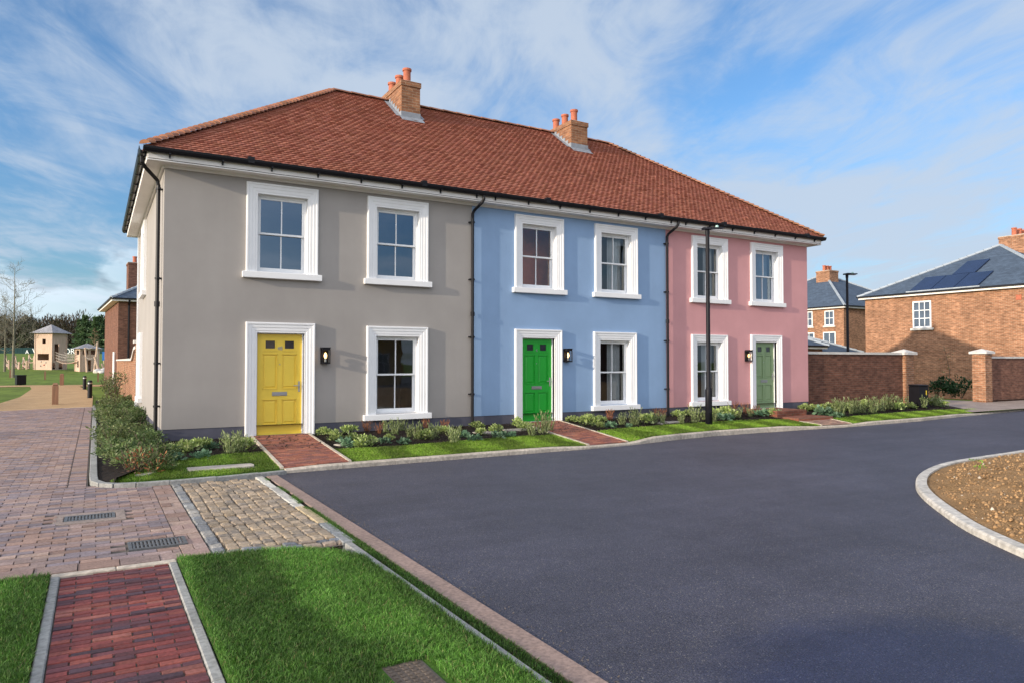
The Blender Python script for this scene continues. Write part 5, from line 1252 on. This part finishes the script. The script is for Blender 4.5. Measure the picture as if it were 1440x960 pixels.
t = thing('dry_shrub', 'reddish brown dry twiggy growth at the front of the corner shrubs', 'shrub', (-.52,-3.42,-.12)); v, f, c = leafset(300, clumps(9,.28,.28,.14), .075, RUST+TWIG+OLIVE, .4, 3.); np_mesh('foliage', v, f, M['leaf'], c, t); m = MB()
for q in range(9): a = q*.7; m.tube([(0,0,0),(.25*math.cos(a),.25*math.sin(a),.32)],[.008,.003],4)
m.build('stem', M['bark'], t)
for x, y, h in ((-.5,14.6,1.3),(-.35,16.5,1.5),(-.6,19,1.0),(-.45,22,1.1),(-.5,26,1.2)):
    t = big_shrub('bare_shrub', 260, .5, h, .10, TWIG+OLIVE+DARK, 'tall thin half bare shrub in the side bed near the black bollards', (x,y,-.15), 'half bare shrubs at the end of the side bed', 12, 3)
# dark hedge plants on the other side of the gravel path
for x, y, h in ((-4.9,15.2,.85),(-5.6,16.3,.9),(-5.0,17.6,.8),(-5.3,19.2,.85),(-6.2,18,.9),(-5.2,21,.8),(-5.4,23,.8)):
    t = copy_tree(protos[0][0]); t.location = (x,y,-.2); t.scale = (h*1.5,h*1.5,h*.85); t.rotation_euler = (0,0,x*9); tag(t, 'dark evergreen shrub on the far side of the gravel path', 'shrub', 'dark shrubs across the gravel path')

# ------------------------------------------------------------------ mown grass
def blades(name, pts, z, h, w, lean, cols, bend=.5):
    n = len(pts); a = RNG.uniform(0,2*PI,n); hh = h*RNG.uniform(.55,1.25,n); ww = w*RNG.uniform(.7,1.3,n); ln = lean*RNG.uniform(.2,1.3,n)
    dx, dy = np.cos(a), np.sin(a); b = RNG.uniform(0,2*PI,n); lx, ly = np.cos(b)*ln*hh, np.sin(b)*ln*hh
    V_ = np.zeros((n,5,3)); P = np.c_[pts, z]
    V_[:,0] = P+np.c_[dx*ww,dy*ww,0*ww]; V_[:,1] = P-np.c_[dx*ww,dy*ww,0*ww]
    mid = P+np.c_[lx*.4,ly*.4,hh*.6]; V_[:,2] = mid-np.c_[dx*ww,dy*ww,0*ww]*.8; V_[:,3] = mid+np.c_[dx*ww,dy*ww,0*ww]*.8; V_[:,4] = P+np.c_[lx,ly,hh*(1-.25*ln)]
    k = np.arange(n)[:,None]*5; F = np.concatenate([k+[0,1,2],k+[0,2,3],k+[3,2,4]]); 
    c = np.array(cols)[RNG.integers(0,len(cols),n)]*RNG.uniform(.7,1.3,(n,1))
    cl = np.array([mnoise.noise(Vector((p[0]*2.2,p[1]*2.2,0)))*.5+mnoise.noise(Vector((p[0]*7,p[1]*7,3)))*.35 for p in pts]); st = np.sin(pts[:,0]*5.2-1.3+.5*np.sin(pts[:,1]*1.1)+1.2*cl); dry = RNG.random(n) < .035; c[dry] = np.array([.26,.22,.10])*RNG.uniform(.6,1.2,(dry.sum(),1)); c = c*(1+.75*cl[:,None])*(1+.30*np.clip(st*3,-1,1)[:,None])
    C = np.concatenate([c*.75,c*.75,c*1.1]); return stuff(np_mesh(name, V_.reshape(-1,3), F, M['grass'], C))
GCOL = [(.085,.21,.026),(.066,.17,.020),(.11,.245,.036),(.052,.135,.016),(.14,.25,.06)]
VCOL = [(.165,.275,.025),(.135,.235,.022),(.20,.31,.04),(.11,.20,.02)]
def rnd(n, x0, x1, y0, y1): return np.c_[RNG.uniform(x0,x1,n), RNG.uniform(y0,y1,n)]
def lawn(name, x0, x1, y0, y1, keep, n, zf, h, w, lean, cols):
    p = rnd(n,x0,x1,y0,y1); p = p[[bool(keep(a,b)) for a,b in p]]; z = np.array([zf(a,b) for a,b in p]); return blades(name, p, z, h, w, lean, cols)
def hump(x, y): return R(x)+.022+.018*mnoise.noise(Vector((x*1.7,y*1.7,8)))
def lawn_back(x): return interp([(-.5,-8.42),(0,-8.50),(.4,-8.6),(.7,-8.75),(.93,-9.1)], x)
def keep_lawn(x, y): return -.483+.014*mnoise.noise(Vector((y*9,1,0))) < x < .925+.02*mnoise.noise(Vector((y*7,5,0))) and y < lawn_back(x)+.03*mnoise.noise(Vector((x*8,2,0))) and not (.22 < x < .53 and -11.93 < y < -11.35)
mb = MB(); v = []; nx, ny = 12, 50
for j in range(ny+1):
    for i in range(nx+1): x = lerp(-.488,.925,i/nx); y = lerp(lawn_back(x),-15.3,j/ny); v.append((x,y,hump(x,y)-(.0 if .18 > x or x > .58 or y > -11.3 else .0)))
mb.idx(v, [(j*(nx+1)+i,(j+1)*(nx+1)+i,(j+1)*(nx+1)+i+1,j*(nx+1)+i+1) for j in range(ny) for i in range(nx)]); struct(mb.build('lawn', M['turf'], smooth=True))
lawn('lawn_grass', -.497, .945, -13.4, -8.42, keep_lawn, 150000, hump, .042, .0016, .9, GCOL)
lawn('edge_grass', 1.004, 1.095, -13.4, -4.4, lambda x, y: mnoise.noise(Vector((x*3,y*1.5,1))) > (-.6 if y < -8.2 else -.05), 14000, lambda x, y: R(x)-.008, .034, .0016, .8, GCOL)
mb = MB(); mb.face([(-6,-15.3,R(-2)+.02),(-1.38,-15.3,R(-1.4)+.02),(-1.38,-8.50,R(-1.4)+.02),(-6,-8.45,R(-2)+.02)]); struct(mb.build('lawn', M['turf']))
lawn('lawn_grass', -3.2, -1.378, -13.4, -8.47, lambda x, y: True, 120000, lambda x, y: R(x)+.018, .042, .0016, .9, GCOL)
lawn('lawn_grass', -6.0, -3.2, -13.4, -8.45, lambda x, y: True, 70000, lambda x, y: R(x)+.018, .045, .0026, .9, GCOL)
def keep_verge(x, y):
    if not (ky(x)+.12 < y < bed(x)-.02): return False
    for (ax,ay),(bx,by) in (((1.30,2.62),(-4,-1)),((7.5,9.0),(-4,-1)),((15.9,17.5),(-4,-1))):
        t = (y-0)/(-3.6)
    def inpath(l0, r0, l1, r1, yk): t = y/yk; return lerp(l0,l1,t)-.05 < x < lerp(r0,r1,t)+.05
    if inpath(1.66,2.74,1.42,2.47,-3.8) or inpath(7.95,9.08,7.62,8.72,-3.25) or inpath(16.0,17.4,16.2,17.35,-2.5): return False
    if .08 < x < 1.09 and -3.57 < y < -3.19: return False
    return True
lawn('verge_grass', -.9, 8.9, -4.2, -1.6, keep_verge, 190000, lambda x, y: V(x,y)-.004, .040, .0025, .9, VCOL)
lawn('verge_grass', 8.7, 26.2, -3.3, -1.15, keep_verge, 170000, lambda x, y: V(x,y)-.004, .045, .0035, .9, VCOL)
# wood chips in the mulch
def chips(n, x0, x1, yf):
    V_ = []; F = []; C = []
    for q in range(n):
        x = random.uniform(x0,x1); lo = yf(x)+.05; y = random.uniform(lo,-.1); s = random.uniform(.012,.035); a = random.uniform(0,PI); z = V(x,y)+random.uniform(.0,.03); t = random.gauss(0,.4)
        dx, dy = math.cos(a)*s, math.sin(a)*s; V_ += [(x-dx+dy*.4,y-dy-dx*.4,z),(x+dx+dy*.4,y+dy-dx*.4,z+s*t),(x+dx-dy*.4,y+dy+dx*.4,z+s*t+.004),(x-dx-dy*.4,y-dy+dx*.4,z+.004)]; F.append((4*q,4*q+1,4*q+2,4*q+3)); g = random.uniform(.4,1.5); C.append((.028*g,.019*g,.014*g))
    return stuff(np_mesh('mulch_chips', np.array(V_), np.array(F), M['leaf'], np.array(C)))
chips(9000, 0, 25, bed)
# grit and dead leaves washed along the kerb and the channel
V_ = []; F = []; C = []
for q in range(1100):
    if q % 3: x = random.uniform(1.5,24); y = ky(x)-abs(random.gauss(0,.10))-.01
    else: y = random.uniform(-13,-4.2); x = 1.27+abs(random.gauss(0,.07))
    s = random.choice([.005,.006,.008,.01,.01,.012]); a = random.uniform(0,PI); z = R(x)+.004; dx, dy = math.cos(a)*s, math.sin(a)*s
    V_ += [(x-dx,y-dy,z),(x+dy*.6,y-dx*.6,z+.003),(x+dx,y+dy,z+.006),(x-dy*.6,y+dx*.6,z+.002)]; F.append((4*q,4*q+1,4*q+2,4*q+3)); g = random.uniform(.6,1.3); c = (.20,.11,.05) if s > .02 else (.12,.10,.085); C.append(tuple(k*g for k in c))
stuff(np_mesh('gutter_grit', np.array(V_), np.array(F), M['leaf'], np.array(C)))
# a few weeds on the island
for x, y in ((9.9,-9.6),(10.6,-9.2),(9.2,-10.6)):
    v, f, c = leafset(24, clumps(3,.08,.02,.04), .035, [(.12,.25,.03),(.16,.30,.04)], .3); o = np_mesh('weed', v, f, M['leaf'], c); o.location = (x,y,R(x)+.26); tag(o, 'small bright green weed growing on the bare soil island', 'weed', 'weeds on the soil island')

# ------------------------------------------------------------------ trees
def bare_tree(name, label, loc, H, r, spread, levels=5, seed=1, group=None, mat=None, upright=.35, dens=1.):
    rd = random.Random(seed); t = thing(name, label, 'tree', loc, 0, group); tr = MB(); br = MB()
    trunk = [Vector((rd.gauss(0,.02)*H*.1*k/6, rd.gauss(0,.02)*H*.1*k/6, H*k/8)) for k in range(9)]; rs = [r*(1-.93*(k/8)**.9) for k in range(9)]; tr.tube([trunk[0]-Vector((0,0,.3))]+trunk, [r*1.25]+rs, 8)
    def grow(p, d, L, rr, lv):
        n = 4; pts = [p]; q = p; dd = d
        for k in range(n):
            dd = (dd+Vector((rd.gauss(0,.16),rd.gauss(0,.16),rd.gauss(0,.10)+.06))).normalized(); q = q+dd*L/n; pts.append(q)
        br.tube(pts, [max(.006,rr*(1-.75*k/n)) for k in range(n+1)], 5 if lv < 2 else 3, cap=False)
        if lv >= levels: return
        for k in range(1 if lv < 2 else 1, n+1):
            for s in range(2 if lv < 3 else 2):
                if rd.random() > .82*dens: continue
                side = dd.cross(Vector((rd.gauss(0,1),rd.gauss(0,1),rd.gauss(0,1)))).normalized(); nd = (dd*.75+side*.75+Vector((0,0,upright*.4))).normalized()
                grow(pts[k], nd, L*rd.uniform(.42,.62), rr*.5, lv+1)
    for k in range(16):
        z = .28+.68*k/16; p = trunk[0].lerp(trunk[-1], z); a = k*2.4+rd.gauss(0,.3); el = upright+.3*rd.random(); d = Vector((math.cos(a),math.sin(a),el)).normalized()
        grow(p, d, spread*(1.05-z*.75)*rd.uniform(.8,1.15), r*.38*(1.1-z), 2)
    tr.build('trunk', mat or M['bark_pale'], t, smooth=True); br.build('branches', mat or M['bark_pale'], t); return t
x, y = spot(19, 60); bare_tree('bare_tree', 'tall leafless young tree standing beside the playground path', (x,y,TZ(y)), 9.2, .13, 3.0, 4, 3)
x, y = spot(7, 70); bare_tree('bare_tree', 'leafless twiggy tree at the edge of the playing field', (x,y,TZ(y)), 6.4, .11, 3.2, 4, 8, upright=.2)
x, y = spot(-9, 66); bare_tree('bare_tree', 'bare tree at the far end of the climbing trail', (x,y,TZ(y)), 7.4, .12, 3.4, 4, 11)
x, y = spot(133, 110); bare_tree('bare_tree', 'slender conical leafless tree in front of the dark pines', (x,y,TZ(y)), 5.2, .07, 1.0, 4, 5, mat=pmat('tan_bark', (.22,.15,.09), .9, .2))
# pines at the wood's edge: dark layered crowns
def pine(px, D, H, label, seed, cols=None, width=.28):
    H *= .77
    x, y = spot(px, D); t = thing('pine_tree', label, 'tree', (x,y,TZ(y)), 0, 'pines at the edge of the wood'); rd = random.Random(seed)
    m = MB(); m.tube([(0,0,-.5),(.1,0,H*.5),(0,.1,H*.95)],[.32,.22,.06],7); m.build('trunk', M['bark'], t)
    def pl(i):
        z = rd.uniform(.18,1); tier = math.floor(z*9)/9; r = H*width*1.15*(1.08-z)*(.55+.45*math.sin(z*40+seed))*rd.random()**.4; a = rd.uniform(0,2*PI); rr = 1+.3*math.sin(a*3+seed*2+z*6)
        return (r*rr*math.cos(a), r*rr*math.sin(a), z*H), (math.cos(a), math.sin(a), .1)
    v, f, c = leafset(1500, pl, .75, cols or [(.08,.135,.06),(.10,.17,.07),(.055,.10,.05),(.13,.20,.08)], .1, 1.7, .5); np_mesh('crown', v, f, M['leaf'], c, t)
for i, (px, D, H, lab) in enumerate(((34,230,11.5,'broad pine behind the climbing trail'),(112,216,13.0,'dark green pine above the small play tower'),(119,214,14.5,'tall pine above the small play tower'),(127,220,12.5,'pine between the taller pines'),(134,212,14.0,'dense dark pine near the distant brick house'),(141,216,14.5,'bright crowned pine near the distant brick house'),(148,214,13.0,'pine partly hidden by the distant brick house'))): pine(px, D, H, lab, i*3+1, width=.24)
# the bare brown wood behind: one mass of fine twigs
def wood():
    sets = []
    for q in range(210):
        px = random.uniform(-230,190); D = random.uniform(222,262); x, y = spot(px, D); H = random.uniform(10.0,13.2); w = random.uniform(2.2,3.8); z0 = TZ(y); base = random.choice([[(.11,.075,.05),(.085,.06,.04)],[(.10,.085,.05),(.07,.06,.035)],[(.075,.065,.045),(.06,.055,.04)],[(.06,.065,.035),(.045,.05,.028)]])
        def pl(i, x=x, y=y, H=H, w=w, z0=z0):
            v = Vector((random.gauss(0,1),random.gauss(0,1),random.gauss(0,1))).normalized()*random.random()**.35; return (x+v.x*w, y+v.y*w, z0+H*.56+v.z*H*.44), (v.x,v.y,v.z+.6)
        sets.append(leafset(230, pl, 1.25, base, .4, 4.5, .4))
        def ps(i, x=x, y=y, z0=z0): return (x+random.gauss(0,1.6), y+random.gauss(0,1), z0+random.uniform(0,2.5)), (0,0,1)
        sets.append(leafset(40, ps, 1.6, [(.035,.035,.02),(.05,.045,.03)], 1, 2.2, .5))
    v, f, c = merge(*sets); stuff(np_mesh('far_wood', v, f, M['leaf'], c))
wood()
# ------------------------------------------------------------------ camera, sky, sun
cam = bpy.data.cameras.new('camera'); co = bpy.data.objects.new('camera', cam); COL.objects.link(co)
co.location = CAM; co.rotation_euler = (rad(90)+PITCH, 0, -YAW)
cam.sensor_fit = 'HORIZONTAL'; cam.sensor_width = 36; cam.lens = 36*FOC/1440; cam.clip_start = .1; cam.clip_end = 3000
SC.camera = co
SUN_AZ, SUN_EL = rad(8.), rad(12.4)                                  # the light runs along the fronts, a little into them
ld = Vector((math.cos(SUN_AZ)*math.cos(SUN_EL), math.sin(SUN_AZ)*math.cos(SUN_EL), -math.sin(SUN_EL)))
sd = bpy.data.lights.new('sun', 'SUN'); so = bpy.data.objects.new('sun', sd); COL.objects.link(so)
sd.energy = SUN_E; sd.angle = rad(.6); sd.color = (1,.86,.68); so.rotation_euler = ld.to_track_quat('-Z','Y').to_euler()
w = bpy.data.worlds.new('World'); SC.world = w; w.use_nodes = True; nt = w.node_tree; bg = nt.nodes['Background']
sky = nt.nodes.new('ShaderNodeTexSky'); sky.sky_type = 'NISHITA'; sky.sun_disc = False; sky.sun_elevation = SUN_EL
sky.sun_rotation = math.atan2(-ld.x, -ld.y); sky.altitude = 50; sky.air_density = 1.0; sky.dust_density = .4; sky.ozone_density = 2.5
tc = nt.nodes.new('ShaderNodeTexCoord'); sep = nt.nodes.new('ShaderNodeSeparateXYZ'); nt.links.new(tc.outputs['Generated'], sep.inputs[0])
def mth(op, a, b=None, c=None, clamp=False):
    n = nt.nodes.new('ShaderNodeMath'); n.operation = op; n.use_clamp = clamp
    for i, v in enumerate((a,b,c)):
        if v is None: continue
        if isinstance(v, (int,float)): n.inputs[i].default_value = v
        else: nt.links.new(v, n.inputs[i])
    return n.outputs[0]
# cloud deck: the direction projected on a flat layer, so streaks converge to the horizon
zz = mth('MAXIMUM', mth('ADD', sep.outputs[2], .10), .04)
px_ = mth('DIVIDE', sep.outputs[0], zz); py_ = mth('DIVIDE', sep.outputs[1], zz)
cb = nt.nodes.new('ShaderNodeCombineXYZ'); nt.links.new(px_, cb.inputs[0]); nt.links.new(py_, cb.inputs[1])
def layer(rot, lx, ly, det, ro, dist, off):
    """noise drawn out along the direction rot (degrees from +x): lx the streak length, ly its width"""
    mp = nt.nodes.new('ShaderNodeMapping'); mp.vector_type = 'TEXTURE'; mp.inputs['Rotation'].default_value = (0,0,rad(rot)); mp.inputs['Scale'].default_value = (lx,ly,1); mp.inputs['Location'].default_value = off
    nt.links.new(cb.outputs[0], mp.inputs[0]); return noise(nt, 1., det, ro, mp.outputs[0], dist)
big = layer(60, 1.7, 1.15, 5, .55, .6, CLOFF)
fine = layer(64, .62, .36, 8, .64, .9, (3.3,.6,0))
wisp = layer(72, .55, .13, 6, .66, .7, (5.1,2.2,0))
d = mth('ADD', mth('MULTIPLY', big, 1.15), mth('MULTIPLY', fine, .62)); d = mth('ADD', d, mth('MULTIPLY', wisp, .20))
# thicker toward +x and the horizon
lowv = nt.nodes.new('ShaderNodeMapRange'); nt.links.new(sep.outputs[2], lowv.inputs[0]); lowv.inputs[1].default_value = .0; lowv.inputs[2].default_value = .34; lowv.inputs[3].default_value = .26; lowv.inputs[4].default_value = 0.
east = mth('MULTIPLY', mth('MULTIPLY_ADD', sep.outputs[0], .5, .15, clamp=True), lowv.outputs[0])
d = mth('ADD', d, mth('MULTIPLY', mth('MULTIPLY_ADD', sep.outputs[0], .14, -.02), 1.))
d = mth('ADD', d, east)
cov = nt.nodes.new('ShaderNodeMapRange'); cov.interpolation_type = 'SMOOTHSTEP'; nt.links.new(d, cov.inputs[0]); cov.inputs[1].default_value = CL0; cov.inputs[2].default_value = CL1; cov.inputs[3].default_value = 0; cov.inputs[4].default_value = CLMAX
# low cumulus bank near the horizon
mp = nt.nodes.new('ShaderNodeMapping'); mp.inputs['Scale'].default_value = (1,1,2.4); mp.inputs['Location'].default_value = (.35,.1,0); nt.links.new(tc.outputs['Generated'], mp.inputs[0])
cu = noise(nt, 5.5, 6, .55, mp.outputs[0], .2)
el = nt.nodes.new('ShaderNodeMapRange'); nt.links.new(sep.outputs[2], el.inputs[0]); el.inputs[1].default_value = .03; el.inputs[2].default_value = .16; el.inputs[3].default_value = .80; el.inputs[4].default_value = .12
cum = nt.nodes.new('ShaderNodeMapRange'); cum.interpolation_type = 'SMOOTHSTEP'; nt.links.new(mth('ADD', cu, el.outputs[0]), cum.inputs[0]); cum.inputs[1].default_value = .84; cum.inputs[2].default_value = .92
cs = noise(nt, 9, 4, .6, mp.outputs[0], .3)
dim = nt.nodes.new('ShaderNodeMapRange'); nt.links.new(sep.outputs[2], dim.inputs[0]); dim.inputs[1].default_value = .0; dim.inputs[2].default_value = .30; dim.inputs[3].default_value = .66; dim.inputs[4].default_value = 1.
skyc = mixc(nt, 1., mixc(nt, 1., sky.outputs[0], SKYTINT, 'MULTIPLY'), dim.outputs[0], 'MULTIPLY')
col = mixc(nt, cov.outputs[0], skyc, CLOUDC)
ccol = mixc(nt, ramp(nt, cs, [(.37, 0.), (.50, 1.)]), tuple(x*.60 for x in CLOUDC), tuple(x*1.5 for x in (CLOUDC[0],CLOUDC[1],CLOUDC[2]*.93)))
westm = mth('MULTIPLY_ADD', sep.outputs[0], -3.2, .65, clamp=True)
col = mixc(nt, mth('MULTIPLY', mth('MULTIPLY', cum.outputs[0], .9), westm), col, ccol)
# brightness added to the unseen sky behind the camera and left, as fill
dt = nt.nodes.new('ShaderNodeVectorMath'); dt.operation = 'DOT_PRODUCT'; nt.links.new(tc.outputs['Generated'], dt.inputs[0]); dt.inputs[1].default_value = Vector((-.80,-.45,.48)).normalized()
lobe = nt.nodes.new('ShaderNodeMapRange'); lobe.interpolation_type = 'SMOOTHSTEP'; nt.links.new(dt.outputs['Value'], lobe.inputs[0]); lobe.inputs[1].default_value = .0; lobe.inputs[2].default_value = .95
col = mixc(nt, mth('MULTIPLY', lobe.outputs[0], mth('MULTIPLY_ADD', big, .9, .35, clamp=True)), col, SKYFILL)
nt.links.new(col, bg.inputs['Color']); bg.inputs['Strength'].default_value = SKY_S
SC.render.engine = 'CYCLES'
SC.cycles.use_denoising = True
SC.cycles.max_bounces = 8; SC.cycles.transparent_max_bounces = 12
SC.view_settings.view_transform = 'Standard'; SC.view_settings.look = 'None'; SC.view_settings.exposure = 0; SC.view_settings.gamma = 1
